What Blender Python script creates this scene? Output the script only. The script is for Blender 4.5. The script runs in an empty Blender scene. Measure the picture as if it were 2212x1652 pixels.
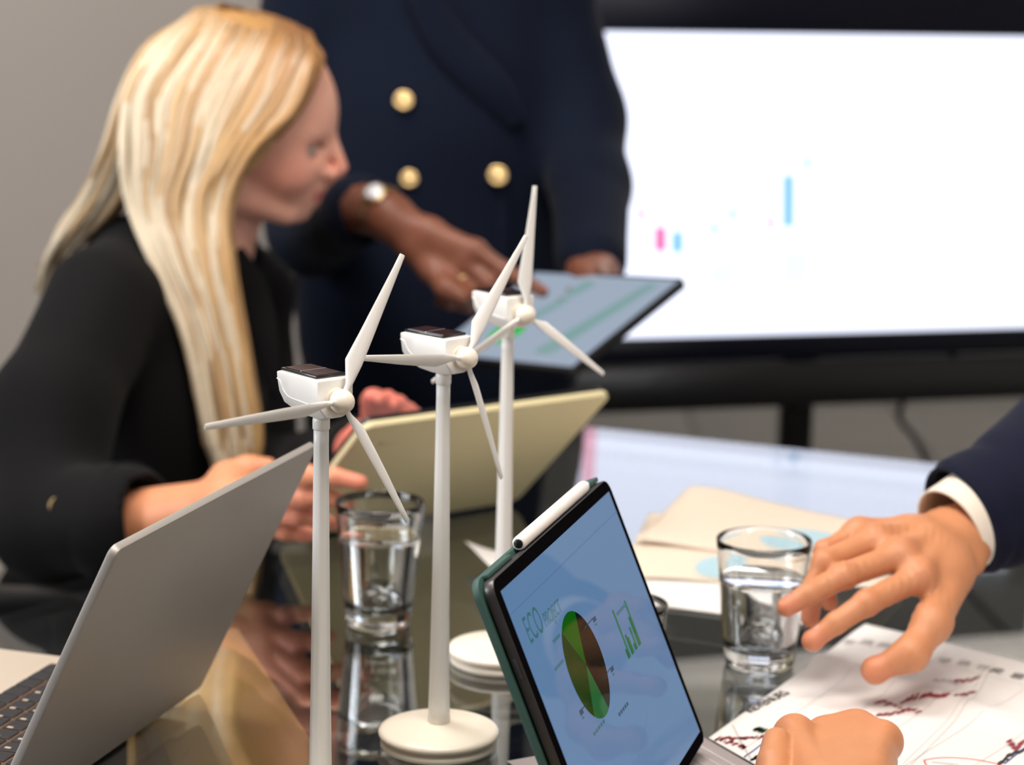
import bpy, bmesh, math, random
import numpy as np
from mathutils import Matrix, Vector
random.seed(7)
rng = np.random.default_rng(7)
C = bpy.context.scene
COL = C.collection
PI = math.pi
TZ = 0.75                        # height of the table top
CAMZ = TZ + 0.548
FPX, PITCH, ROLL = 4700.0, math.radians(11.05), math.radians(-1.11)

# ---------------------------------------------------------------- camera
cp, sp, cr, sr = math.cos(PITCH), math.sin(PITCH), math.cos(ROLL), math.sin(ROLL)
right0, fwd, up0 = Vector((1, 0, 0)), Vector((0, cp, -sp)), Vector((0, sp, cp))
rgt = right0 * cr - up0 * sr
upv = right0 * sr + up0 * cr
cam = bpy.data.cameras.new('camera')
camo = bpy.data.objects.new('camera', cam); COL.objects.link(camo)
M = Matrix((rgt, upv, -fwd)).transposed().to_4x4(); M.translation = (0, 0, CAMZ)
camo.matrix_world = M
cam.sensor_width = 36; cam.sensor_fit = 'HORIZONTAL'; cam.lens = FPX / 2212 * 36
cam.clip_start = .05
cam.dof.use_dof = True; cam.dof.focus_distance = 1.37; cam.dof.aperture_fstop = 5.6
C.camera = camo
# ---------------------------------------------------------------- world, lights, exposure
w = bpy.data.worlds.new('world'); C.world = w; w.use_nodes = True
w.node_tree.nodes['Background'].inputs[0].default_value = (.9, .93, 1, 1)
w.node_tree.nodes['Background'].inputs[1].default_value = .25
C.view_settings.view_transform = 'Standard'; C.view_settings.look = 'None'
C.view_settings.exposure = 0.0; C.view_settings.gamma = 1.0; C.view_settings.use_curve_mapping = False
LIGHTS = [  # name, location, target, size x, size y, power, colour
    ('ceiling_panel_light', (0.15, .85, 2.72), (.15, 1.45, .75), 1.2, .6, 33, (1, .88, .76)),
    ('ceiling_panel_light', (-.7, 1.9, 2.72), (-.5, 2.2, .75), 1.2, .6, 28, (1, .93, .86)),
    ('ceiling_panel_light', (1.2, 4.9, 2.72), (1.2, 6.2, .6), 1.2, .6, 200, (1, .96, .92)),
    ('side_light', (-2.6, 1.0, 1.7), (0, 1.9, 1.0), 1.2, 1.4, 50, (.92, .95, 1)),  # daylight from a window on the left
    ('side_light', (1.9, -1.5, 1.9), (0, 1.7, .95), 1.4, 1.4, 36, (.97, .97, 1)),  # added fill from the front right, no window there
]
for n, l, t, sx, sy, pw, c in LIGHTS:
    d = bpy.data.lights.new(n, 'AREA'); d.shape = 'RECTANGLE'; d.size = sx; d.size_y = sy; d.energy = pw; d.color = c
    o = bpy.data.objects.new(n, d); COL.objects.link(o); o.location = l
    o.rotation_euler = (Vector(t) - Vector(l)).to_track_quat('-Z', 'Y').to_euler()

# ---------------------------------------------------------------- helpers
def V(*a): return np.array(a, float)
def nrm(v): v = np.asarray(v, float); return v / np.linalg.norm(v)
def ray(px, py):
    u = (px - 1106) / FPX; w_ = -(py - 826) / FPX
    u, w_ = u * cr + w_ * sr, -u * sr + w_ * cr
    return V(u, cp + w_ * sp, -sp + w_ * cp)
def P(px, py, Y): d = ray(px, py); return d * (Y / d[1]) + V(0, 0, CAMZ)
def PZ(px, py, z): d = ray(px, py); return d * ((z - CAMZ) / d[2]) + V(0, 0, CAMZ)
def PP(px, py, o, n):
    d = ray(px, py); c = V(0, 0, CAMZ); return c + d * (np.dot(o - c, n) / np.dot(d, n))
def lin(r, g, b):
    f = lambda c: (c / 255 / 12.92) if c / 255 <= .04045 else ((c / 255 + .055) / 1.055) ** 2.4
    return (f(r), f(g), f(b), 1)
MATS = {}
def mat(name, col=(.5, .5, .5, 1), rough=.5, metal=0, spec=.5, coat=0, sss=0, noise=0, nscale=40, bump=0, bscale=200, sheen=0, attr=None, emis=None, estr=0, coatr=.03):
    m = bpy.data.materials.new(name); m.use_nodes = True; nt = m.node_tree; b = nt.nodes['Principled BSDF']
    b.inputs['Base Color'].default_value = col; b.inputs['Roughness'].default_value = rough
    b.inputs['Metallic'].default_value = metal; b.inputs['Specular IOR Level'].default_value = spec
    b.inputs['Coat Weight'].default_value = coat; b.inputs['Coat Roughness'].default_value = coatr
    if sss:
        b.inputs['Subsurface Weight'].default_value = sss; b.inputs['Subsurface Radius'].default_value = (.01, .004, .002); b.inputs['Subsurface Scale'].default_value = 1
    if sheen: b.inputs['Sheen Weight'].default_value = sheen; b.inputs['Sheen Roughness'].default_value = .5
    tc = nt.nodes.new('ShaderNodeTexCoord')
    src = None
    if attr:
        a = nt.nodes.new('ShaderNodeAttribute'); a.attribute_name = attr; src = a.outputs['Color']
    if noise:
        n = nt.nodes.new('ShaderNodeTexNoise'); n.inputs['Scale'].default_value = nscale; n.inputs['Detail'].default_value = 4
        nt.links.new(tc.outputs['Object'], n.inputs['Vector'])
        mr = nt.nodes.new('ShaderNodeMapRange'); mr.inputs[3].default_value = 1 - noise; mr.inputs[4].default_value = 1 + noise
        nt.links.new(n.outputs['Fac'], mr.inputs[0])
        mx = nt.nodes.new('ShaderNodeVectorMath'); mx.operation = 'SCALE'
        if src: nt.links.new(src, mx.inputs[0])
        else: mx.inputs[0].default_value = col[:3]
        nt.links.new(mr.outputs[0], mx.inputs['Scale']); src = mx.outputs[0]
    if src: nt.links.new(src, b.inputs['Base Color'])
    if bump:
        n = nt.nodes.new('ShaderNodeTexNoise'); n.inputs['Scale'].default_value = bscale
        nt.links.new(tc.outputs['Object'], n.inputs['Vector'])
        bp = nt.nodes.new('ShaderNodeBump'); bp.inputs['Strength'].default_value = bump; bp.inputs['Distance'].default_value = .002
        nt.links.new(n.outputs['Fac'], bp.inputs['Height']); nt.links.new(bp.outputs[0], b.inputs['Normal'])
    if emis: b.inputs['Emission Color'].default_value = emis; b.inputs['Emission Strength'].default_value = estr
    MATS[name] = m; return m

def wloc(o):
    v = Vector((0, 0, 0))
    while o: v += o.location; o = o.parent
    return np.array(v)
def mk(name, verts, faces, m, parent=None, smooth=True, local=False, cols=None):
    verts = np.asarray(verts, float).reshape(-1, 3)
    if parent and not local: verts = verts - wloc(parent)
    me = bpy.data.meshes.new(name)
    if isinstance(faces, np.ndarray):
        k = faces.shape[1]; me.vertices.add(len(verts)); me.vertices.foreach_set('co', verts.astype(np.float32).ravel())
        me.loops.add(faces.size); me.loops.foreach_set('vertex_index', faces.astype(np.int32).ravel())
        me.polygons.add(len(faces)); me.polygons.foreach_set('loop_start', np.arange(0, faces.size, k, dtype=np.int32))
        me.update(calc_edges=True)
    else:
        me.from_pydata([tuple(v) for v in verts], [], [tuple(f) for f in faces]); me.update()
    me.validate()
    if smooth: me.polygons.foreach_set('use_smooth', [True] * len(me.polygons))
    if cols is not None:
        a = me.color_attributes.new('Col', 'FLOAT_COLOR', 'POINT')
        c = np.ones((len(verts), 4), np.float32); c[:, :3] = np.asarray(cols)[:, :3]; a.data.foreach_set('color', c.ravel())
    if m: me.materials.append(m)
    o = bpy.data.objects.new(name, me); COL.objects.link(o)
    if parent: o.parent = parent
    return o
def frombm(name, bm, m, parent=None, smooth=True, local=False):
    if parent and not local:
        w0 = Vector(wloc(parent))
        for v in bm.verts: v.co -= w0
    me = bpy.data.meshes.new(name); bm.normal_update(); bm.to_mesh(me); bm.free()
    if smooth: me.polygons.foreach_set('use_smooth', [True] * len(me.polygons))
    if m: me.materials.append(m)
    o = bpy.data.objects.new(name, me); COL.objects.link(o)
    if parent: o.parent = parent
    if smooth:
        try: me.set_sharp_from_angle(angle=math.radians(40))
        except Exception: pass
    return o
def tag(o, label=None, cat=None, group=None, kind=None):
    if label: o['label'] = label
    if cat: o['category'] = cat
    if group: o['group'] = group
    if kind: o['kind'] = kind
    return o
def thing(name, label, cat, loc=(0, 0, 0), rotz=0, group=None):
    o = bpy.data.objects.new(name, None); COL.objects.link(o); o.empty_display_size = .05
    o.location = tuple(loc); o.rotation_euler = (0, 0, rotz); return tag(o, label, cat, group)
def box_bm(c, hx, hy, hz, ax=None, bev=0, seg=2, bm=None, vert_only=None):
    """box with centre c, half sizes, axes ax (3 unit vectors)"""
    own = bm is None
    if own: bm = bmesh.new()
    ax = [V(1, 0, 0), V(0, 1, 0), V(0, 0, 1)] if ax is None else ax
    b2 = bmesh.new()
    r = bmesh.ops.create_cube(b2, size=2)
    for v in b2.verts: v.co = Vector((v.co.x * hx, v.co.y * hy, v.co.z * hz))
    if vert_only:
        es = [e for e in b2.edges if abs((e.verts[0].co - e.verts[1].co).normalized().z) > .9]
        bmesh.ops.bevel(b2, geom=es, offset=vert_only, segments=5, profile=.5, affect='EDGES')
    if bev:
        es = [e for e in b2.edges if e.calc_face_angle(0) > .6]
        bmesh.ops.bevel(b2, geom=es, offset=bev, segments=seg, profile=.5, affect='EDGES')
    for v in b2.verts:
        p = c + ax[0] * v.co.x + ax[1] * v.co.y + ax[2] * v.co.z; v.co = Vector(p)
    me = bpy.data.meshes.new('t'); b2.to_mesh(me); b2.free(); bm.from_mesh(me); bpy.data.meshes.remove(me)
    return bm
def box(name, c, h, m, parent=None, ax=None, bev=0, local=False, vert_only=None, seg=2):
    return frombm(name, box_bm(V(*c), *h, ax=ax, bev=bev, vert_only=vert_only, seg=seg), m, parent, local=local)
def lathe(prof, n=48, c=(0, 0, 0), close=False):
    prof = np.array(prof, float); a = np.linspace(0, 2 * PI, n, endpoint=False)
    vs = np.stack([prof[:, None, 0] * np.cos(a), prof[:, None, 0] * np.sin(a), np.repeat(prof[:, 1:2], n, 1)], -1).reshape(-1, 3) + V(*c)
    f = []
    K = len(prof)
    for i in range(K if close else K - 1):
        i2 = (i + 1) % K
        for j in range(n): f.append((i * n + j, i * n + (j + 1) % n, i2 * n + (j + 1) % n, i2 * n + j))
    return vs, np.array(f)
def catmull(K, n):
    K = np.asarray(K, float); K = np.vstack([2 * K[0] - K[1], K, 2 * K[-1] - K[-2]]); out = []
    m = len(K) - 3; t = np.linspace(0, m, n); i = np.minimum(t.astype(int), m - 1); u = (t - i)[:, None]
    a, b, c, d = K[i], K[i + 1], K[i + 2], K[i + 3]
    return .5 * ((2 * b) + (-a + c) * u + (2 * a - 5 * b + 4 * c - d) * u * u + (-a + 3 * b - 3 * c + d) * u ** 3)
def sweep(pts, rad, seg=12, flat=1.0, nref=None, caps=True, ridx=None, wob=None):
    """tube along pts; rad scalar/array; flat = ratio of the second radius; nref = direction of the wide axis"""
    pts = np.asarray(pts, float); n = len(pts); rad = np.broadcast_to(np.asarray(rad, float), (n,))
    T = np.gradient(pts, axis=0); T /= np.linalg.norm(T, axis=1)[:, None] + 1e-12
    ref = np.asarray(nref if nref is not None else (0, 0, 1), float)
    if ref.ndim == 1: ref = np.repeat(ref[None], n, 0)
    A = ref - T * np.sum(ref * T, 1)[:, None]; l = np.linalg.norm(A, axis=1)
    A[l < 1e-4] = (1, 0, 0); A /= np.linalg.norm(A, axis=1)[:, None]; B = np.cross(T, A)
    a = np.linspace(0, 2 * PI, seg, endpoint=False)
    R = rad[:, None] * np.ones(seg)
    if wob is not None: R = R * wob(np.arange(n)[:, None] / n, a[None, :])
    vs = pts[:, None] + (R * np.cos(a))[..., None] * A[:, None] + (R * np.sin(a) * flat)[..., None] * B[:, None]
    i = np.arange(n - 1)[:, None] * seg; j = np.arange(seg)[None]; j2 = (j + 1) % seg
    f = np.stack([i + j, i + j2, i + seg + j2, i + seg + j], -1).reshape(-1, 4)
    vs = vs.reshape(-1, 3)
    if caps:
        k = len(vs); vs = np.vstack([vs, pts[0], pts[-1]]); jj = np.arange(seg)
        c1 = np.stack([(jj + 1) % seg, jj, np.full(seg, k), np.full(seg, k)], -1)
        c2 = np.stack([(n - 1) * seg + jj, (n - 1) * seg + (jj + 1) % seg, np.full(seg, k + 1), np.full(seg, k + 1)], -1)
        f = [tuple(q) for q in f] + [tuple(q[:3]) for q in c1] + [tuple(q[:3]) for q in c2]
    return vs, f
def join(parts):
    vs = []; fs = []; k = 0
    for v, f in parts:
        v = np.asarray(v); vs.append(v); fs += [tuple(int(i) + k for i in q) for q in f]; k += len(v)
    return np.vstack(vs), fs
# ---- signed-distance modelling (smooth unions), meshed by surface nets
class SDF:
    def __init__(s): s.ops = []
    def cap(s, a, b, r1, r2=None, k=.01, sub=False): s.ops.append(('c', V(*a), V(*b), r1, r1 if r2 is None else r2, k, sub)); return s
    def chain(s, pts, rs, k=.008):
        for i in range(len(pts) - 1): s.cap(pts[i], pts[i + 1], rs[i], rs[i + 1], k if i else k)
        return s
    def ell(s, c, r, k=.01, ax=None, sub=False): s.ops.append(('e', V(*c), V(*r), ax, None, k, sub)); return s
    def ev(s, p, noise=None):
        d = None
        for o in s.ops:
            if o[0] == 'c':
                _, a, b, r1, r2, k, sub = o; ba = b - a; L = max(np.dot(ba, ba), 1e-12)
                pa = p - a; t = np.clip(pa @ ba / L, 0, 1)
                q = np.sqrt(np.sum((pa - t[..., None] * ba) ** 2, -1)) - (r1 + (r2 - r1) * t)
            else:
                _, c, r, ax, _, k, sub = o; q = p - c
                if ax is not None: q = q @ np.array(ax).T
                k0 = np.sqrt(np.sum((q / r) ** 2, -1)); k1 = np.sqrt(np.sum((q / r ** 2) ** 2, -1)) + 1e-9
                q = k0 * (k0 - 1) / k1
            if d is None: d = q; continue
            if sub: q = -q; h = np.clip(.5 - .5 * (d - q) / k, 0, 1); d = d + (q - d) * h + k * h * (1 - h) ; continue
            h = np.clip(.5 + .5 * (d - q) / k, 0, 1); d = d + (q - d) * h - k * h * (1 - h)
        if noise: d = d + noise(p)
        return d
    def mesh(s, h, noise=None, pad=.012, lo=None, hi=None):
        if lo is None:
            L = []; H = []
            for o in s.ops:
                if o[6]: continue
                if o[0] == 'c': r = max(o[3], o[4]); L += [np.minimum(o[1], o[2]) - r]; H += [np.maximum(o[1], o[2]) + r]
                else: r = max(o[2]) if o[3] is not None else o[2]; L += [o[1] - r]; H += [o[1] + r]
            lo = np.min(L, 0) - pad; hi = np.max(H, 0) + pad
        N = np.ceil((hi - lo) / h).astype(int) + 1
        # coarse pass, then only fine cells near the surface
        B = 8; NB = np.ceil(N / B).astype(int); N = NB * B + 1
        g = [lo[i] + (np.arange(NB[i]) + .5) * B * h for i in range(3)]
        cen = np.stack(np.meshgrid(*g, indexing='ij'), -1)
        dc = s.ev(cen, noise); act = np.argwhere(np.abs(dc) < B * h * .87 * 1.6 + .004)
        vals = np.full(N, 1e3, np.float32)
        vals_neg = dc < 0
        vals[:-1, :-1, :-1] = np.where(np.repeat(np.repeat(np.repeat(vals_neg, B, 0), B, 1), B, 2), -1e3, 1e3)
        off = np.stack(np.meshgrid(*[np.arange(B + 1)] * 3, indexing='ij'), -1)
        for st in range(0, len(act), 400):
            a = act[st:st + 400]; idx = a[:, None, None, None] * B + off[None]
            vv = s.ev(lo + idx * h, noise).astype(np.float32)
            vals[idx[..., 0], idx[..., 1], idx[..., 2]] = vv
        return nets(vals, lo, h)
def nets(vals, lo, h):
    ins = vals < 0
    c = np.zeros(np.array(vals.shape) - 1, np.int8)
    for dx in (0, 1):
        for dy in (0, 1):
            for dz in (0, 1): c += ins[dx:vals.shape[0] - 1 + dx, dy:vals.shape[1] - 1 + dy, dz:vals.shape[2] - 1 + dz]
    cells = np.argwhere((c > 0) & (c < 8)); idx = np.full(c.shape, -1, np.int32); idx[tuple(cells.T)] = np.arange(len(cells))
    cor = np.array([(i, j, k) for i in (0, 1) for j in (0, 1) for k in (0, 1)])
    cv = np.stack([vals[tuple((cells + q).T)] for q in cor], 1)
    acc = np.zeros((len(cells), 3)); cnt = np.zeros(len(cells))
    for a in range(8):
        for b in range(a + 1, 8):
            if np.abs(cor[a] - cor[b]).sum() != 1: continue
            va, vb = cv[:, a], cv[:, b]; m = (va < 0) != (vb < 0); t = np.where(m, va / np.where(m, va - vb, 1), 0)
            acc += np.where(m[:, None], cor[a] + t[:, None] * (cor[b] - cor[a]), 0); cnt += m
    verts = lo + (cells + acc / cnt[:, None]) * h
    F = []
    for ax in range(3):
        o1, o2 = [(1, 2), (2, 0), (0, 1)][ax]
        sl0 = [slice(1, -1)] * 3; sl1 = [slice(1, -1)] * 3; sl0[ax] = slice(0, -1); sl1[ax] = slice(1, None)
        A, Bv = ins[tuple(sl0)], ins[tuple(sl1)]
        for flip, msk in ((False, A & ~Bv), (True, ~A & Bv)):
            e = np.argwhere(msk)
            if not len(e): continue
            for i in range(3):
                if i != ax: e[:, i] += 1
            d1 = np.zeros(3, int); d1[o1] = 1; d2 = np.zeros(3, int); d2[o2] = 1
            q = [idx[tuple(x.T)] for x in (e - d1 - d2, e - d2, e, e - d1)]
            q = np.stack(q if not flip else q[::-1], 1); F.append(q)
    F = np.vstack(F); F = F[(F >= 0).all(1)]
    return verts, F
def relax(v, f, it=2):
    f = np.asarray(f)
    for _ in range(it):
        acc = np.zeros_like(v); cnt = np.zeros(len(v))
        for i in range(4):
            a, b = f[:, i], f[:, (i + 1) % 4]
            np.add.at(acc, a, v[b]); np.add.at(acc, b, v[a]); np.add.at(cnt, a, 1); np.add.at(cnt, b, 1)
        v = .5 * v + .5 * acc / np.maximum(cnt, 1)[:, None]
    return v
def joinf(parts):
    vs = []; fs = []; cs = []; k = 0
    for p in parts:
        vs.append(p[0]); fs.append(np.asarray(p[1]) + k); k += len(p[0])
        if len(p) > 2: cs.append(p[2])
    return np.vstack(vs), np.vstack(fs), (np.vstack(cs) if cs else None)
def folds(amp, f1=38, seed=0, dirv=(.3, .2, 1)):
    d = nrm(dirv); r = np.random.default_rng(seed); ph = r.random(6) * 6.28
    def fn(p):
        x, y, z = p[..., 0], p[..., 1], p[..., 2]; t = p @ d
        wv = .35 * np.sin(9 * x + ph[0]) + .35 * np.sin(11 * y + ph[1]) + .3 * np.sin(8 * z + ph[2])
        return amp * (np.sin(f1 * t + 5 * wv + ph[3]) * .6 + .4 * np.sin(f1 * 1.7 * (x * .5 + z * .6 - y * .3) + 4 * wv + ph[4])) * (.6 + .4 * np.sin(7 * y + 5 * x + ph[5]))
    return fn
def text_mesh(name, s, size, m, parent, org, ux, uy, lift=None, bold=0, ext=.00005):
    cu = bpy.data.curves.new(name, 'FONT'); cu.body = s; cu.size = size; cu.extrude = ext; cu.offset = bold
    o = bpy.data.objects.new('tmp', cu); COL.objects.link(o)
    me = bpy.data.meshes.new_from_object(o.evaluated_get(bpy.context.evaluated_depsgraph_get()))
    vs = np.array([v.co[:] for v in me.vertices]); fs = [tuple(p.vertices) for p in me.polygons]
    COL.objects.unlink(o); bpy.data.objects.remove(o)
    n = np.cross(ux, uy); wv = org + vs[:, :1] * ux + vs[:, 1:2] * uy + vs[:, 2:3] * n
    return mk(name, wv, fs, m, parent, smooth=False)

# ---------------------------------------------------------------- materials
m_white = mat('white_plastic', lin(240, 238, 234), .32, noise=.015, nscale=8, coat=.15)
m_hub = mat('ivory_plastic', lin(240, 230, 214), .28)
m_wall = mat('grey_wall_paint', lin(162, 154, 147), .9, noise=.06, nscale=.8)
m_back = mat('far_wall_paint', lin(225, 220, 214), .9, noise=.03, nscale=1)
m_ceil = mat('ceiling_tile', lin(225, 222, 216), .9, noise=.03)
m_floor = mat('carpet', lin(62, 59, 55), .95, noise=.15, nscale=300, bump=.5)
m_seam = mat('carpet_joint', lin(60, 57, 54), .95)
m_black = mat('black_plastic', lin(14, 14, 17), .35, coat=.1)
m_bezel = mat('screen_bezel', lin(8, 10, 24), .3, spec=.2)
m_wood = mat('oak_wood', lin(205, 160, 98), .45, noise=.12, nscale=12)
m_alu = mat('aluminium', lin(168, 163, 158), .5, metal=.45, noise=.01, nscale=900)
m_deck = mat('champagne_aluminium', lin(222, 208, 190), .42, metal=.35, noise=.01, nscale=900)
m_key = mat('key_black', lin(38, 38, 42), .5)
m_keytop = mat('key_legend', lin(190, 170, 150), .5)
m_cream = mat('cream_cover', lin(226, 214, 170), .6, noise=.02, nscale=120)
m_paper = mat('chart_paper', lin(232, 228, 226), .75, noise=.01, nscale=60)
m_paper2 = mat('cream_paper', lin(228, 212, 194), .8, noise=.012, nscale=60)
m_ink = mat('ink_black', lin(52, 50, 52), .7); m_inkg = mat('ink_grey', lin(196, 192, 190), .7)
m_inkm = mat('ink_mid_grey', lin(140, 136, 134), .7); m_inkr = mat('ink_dark_red', lin(150, 62, 72), .7); m_inkred = mat('ink_red', lin(222, 88, 78), .7)
m_inkb = mat('ink_blue', lin(44, 60, 140), .7); m_inkgr = mat('ink_green', lin(24, 74, 48), .7)
m_inklb = mat('ink_light_blue', lin(172, 204, 216), .7); m_inkpb = mat('ink_pale_blue', lin(214, 220, 236), .7)
m_green = mat('green_case', lin(52, 84, 78), .6, noise=.03, nscale=200)
m_grey = mat('tablet_metal', lin(96, 94, 96), .35, metal=.8)
m_navy = mat('navy_wool', lin(11, 19, 36), .9, spec=.15, sheen=.03, noise=.1, nscale=250, bump=.25, bscale=500)
m_navy2 = mat('dark_navy_cloth', lin(17, 20, 40), .85, spec=.15, sheen=.05, noise=.1, nscale=250, bump=.25, bscale=500)
m_blk = mat('black_cloth', lin(10, 9, 11), .85, spec=.15, sheen=.03, noise=.1, nscale=250, bump=.25, bscale=500)
m_shirt = mat('shirt_cotton', lin(232, 220, 204), .8, bump=.15, bscale=400)
m_gold = mat('gold_metal', lin(206, 178, 128), .34, metal=1)
m_silver = mat('silver_metal', lin(215, 215, 220), .4, metal=1)
m_skin = mat('skin', attr='Col', rough=.45, sss=.12, noise=.10, nscale=45, bump=.12, bscale=900, spec=.4)
m_hair = mat('hair', attr='Col', rough=.38, noise=.1, nscale=60, spec=.5)
m_hairbase = mat('hair_base', lin(176, 132, 78), .6)
m_dark = mat('dark_hair', lin(24, 18, 15), .5)
m_nail = mat('red_nail', lin(200, 70, 80), .25, coat=.5)
m_nail2 = mat('fingernail', lin(226, 160, 136), .3, coat=.3)
m_eye = mat('eye_white', lin(170, 150, 142), .25); m_iris = mat('iris', lin(60, 70, 80), .2)
m_border = mat('tablet_border', lin(14, 13, 15), .4, spec=0)
m_solar = mat('solar_cell', lin(58, 34, 30), .12, coat=.6)
m_solarf = mat('solar_frame', lin(12, 12, 14), .25, coat=.5)
def emi(name, col, s, gloss=.0, rough=.05):
    return mat(name, (.004, .004, .005, 1), .4, spec=0, emis=col, estr=s, coat=gloss, coatr=rough)
def glass(name, col=(1, 1, 1, 1), ior=1.5, rough=0):
    m = bpy.data.materials.new(name); m.use_nodes = True; b = m.node_tree.nodes['Principled BSDF']
    b.inputs['Base Color'].default_value = col; b.inputs['Roughness'].default_value = rough
    b.inputs['Transmission Weight'].default_value = 1; b.inputs['IOR'].default_value = ior; return m
m_glass = glass('clear_glass', (.97, .985, .99, 1), 1.5)
m_water = glass('water', (.98, .99, .99, 1), 1.33)
def table_glass():
    m = bpy.data.materials.new('tinted_table_glass'); m.use_nodes = True; nt = m.node_tree; nt.nodes.clear()
    out = nt.nodes.new('ShaderNodeOutputMaterial'); mix = nt.nodes.new('ShaderNodeMixShader')
    tr = nt.nodes.new('ShaderNodeBsdfTransparent'); tr.inputs[0].default_value = (.84, .86, .84, 1)
    gl = nt.nodes.new('ShaderNodeBsdfGlossy'); gl.inputs['Roughness'].default_value = .012; gl.inputs[0].default_value = (.96, .98, 1, 1)
    lw = nt.nodes.new('ShaderNodeLayerWeight'); lw.inputs[0].default_value = .5
    pw = nt.nodes.new('ShaderNodeMath'); pw.operation = 'POWER'; pw.inputs[1].default_value = 3.4
    mr = nt.nodes.new('ShaderNodeMapRange'); mr.inputs[3].default_value = .05; mr.inputs[4].default_value = 1
    nt.links.new(lw.outputs['Facing'], pw.inputs[0]); nt.links.new(pw.outputs[0], mr.inputs[0]); nt.links.new(mr.outputs[0], mix.inputs[0])
    nt.links.new(tr.outputs[0], mix.inputs[1]); nt.links.new(gl.outputs[0], mix.inputs[2]); nt.links.new(mix.outputs[0], out.inputs[0]); return m
m_table = table_glass()

# ================================================================ SETTING
def rect(name, pts, m, kind='structure', parent=None, thick=.05):
    p = [V(*q) for q in pts]; n = nrm(np.cross(p[1] - p[0], p[3] - p[0])); q = [a - n * thick for a in p]
    o = mk(name, p + q, [(0, 1, 2, 3), (7, 6, 5, 4), (0, 4, 5, 1), (1, 5, 6, 2), (2, 6, 7, 3), (3, 7, 4, 0)], m, parent, smooth=False)
    if kind and parent is None: o['kind'] = kind
    return o
X0, X1, Y0, Y1, ZC = -3.2, 3.6, -2.6, 7.6, 2.8
floor = rect('floor', [(X0, Y0, -.004), (X1, Y0, -.004), (X1, Y1, -.004), (X0, Y1, -.004)], m_seam)
tile_me = None
for i in range(5):
    for j in range(5):
        cx, cy = .2 + i * .62, 4.2 + j * .62
        if tile_me is None:
            t = box('carpet_tile', (0, 0, 0), (.304, .304, .004), m_floor, floor, local=True, bev=.002); tile_me = t.data
        else:
            t = bpy.data.objects.new('carpet_tile', tile_me); COL.objects.link(t); t.parent = floor
        t.location = (cx, cy, 0)
rest = []
for a in [(X0, Y0, X1, 3.88), (X0, 3.9, -.115, Y1), (-.11, 7.01, 3.0, Y1), (2.995, 3.9, X1, Y1)]:
    box('carpet_field', ((a[0] + a[2]) / 2, (a[1] + a[3]) / 2, 0), ((a[2] - a[0]) / 2, (a[3] - a[1]) / 2, .004), m_floor, floor)
rect('ceiling', [(X0, Y0, ZC), (X0, Y1, ZC), (X1, Y1, ZC), (X1, Y0, ZC)], m_ceil)
rect('wall_back', [(X0, Y1, 0), (X1, Y1, 0), (X1, Y1, ZC), (X0, Y1, ZC)], m_back)
rect('wall_left', [(X0, Y0, 0), (X0, Y1, 0), (X0, Y1, ZC), (X0, Y0, ZC)], m_wall)
rect('wall_right', [(X1, Y1, 0), (X1, Y0, 0), (X1, Y0, ZC), (X1, Y1, ZC)], m_back)
rect('wall_front', [(X1, Y0, 0), (X0, Y0, 0), (X0, Y0, ZC), (X1, Y0, ZC)], m_wall)
rect('wall_partition', [(X0, 3.75, 0), (.02, 3.75, 0), (.02, 3.75, ZC), (X0, 3.75, ZC)], m_wall, thick=-.12)
box('baseboard_back', (.2, Y1 - .01, .05), (3.4, .01, .05), m_back)['kind'] = 'structure'
m_panel = emi('light_diffuser', (1, .97, .93, 1), 3.0)
for k, (n, l, t, sx, sy, pw, c) in enumerate(LIGHTS[:3]):
    lb = ['ceiling light panel above the near end of the table', 'ceiling light panel above the seated blonde woman', 'ceiling light panel in the deeper part of the room'][k]
    th = thing('ceiling_light', lb, 'ceiling light', (l[0], l[1], ZC), group='ceiling light panels')
    bm = bmesh.new()
    for sx_ in (-1, 1): box_bm(V(sx_ * (sx / 2 + .01), 0, -.02), .012, sy / 2 + .02, .022, bm=bm); box_bm(V(0, sx_ * (sy / 2 + .01), -.02), sx / 2, .012, .022, bm=bm)
    frombm('frame', bm, m_back, th, local=True)
    box('diffuser', (0, 0, -.015), (sx / 2, sy / 2, .006), m_panel, th, local=True)

# ---------------------------------------------------------------- table
TP = [(.064, 2.548), (.90, 2.205), (.31, .80), (-.72, 1.16), (-.74, 1.32), (-.424, 1.746), (-.352, 1.845), (-.30, 1.96), (-.27, 2.10), (-.22, 2.28), (-.14, 2.43), (-.04, 2.53)]
table = thing('conference_table', 'large dark glass-topped meeting table on an oak frame, screen mirrored in its surface', 'table', (.1, 1.7, 0))
bm = bmesh.new()
top = [bm.verts.new((x, y, TZ)) for x, y in TP]; bot = [bm.verts.new((x, y, TZ - .012)) for x, y in TP]
bm.faces.new(top[::-1]); bm.faces.new(bot)
for i in range(len(TP)): bm.faces.new((top[i], top[(i + 1) % len(TP)], bot[(i + 1) % len(TP)], bot[i]))
bmesh.ops.recalc_face_normals(bm, faces=bm.faces)
o = frombm('glass_top', bm, m_table, table, smooth=False); o['label'] = 'tinted glossy glass table top'
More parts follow.
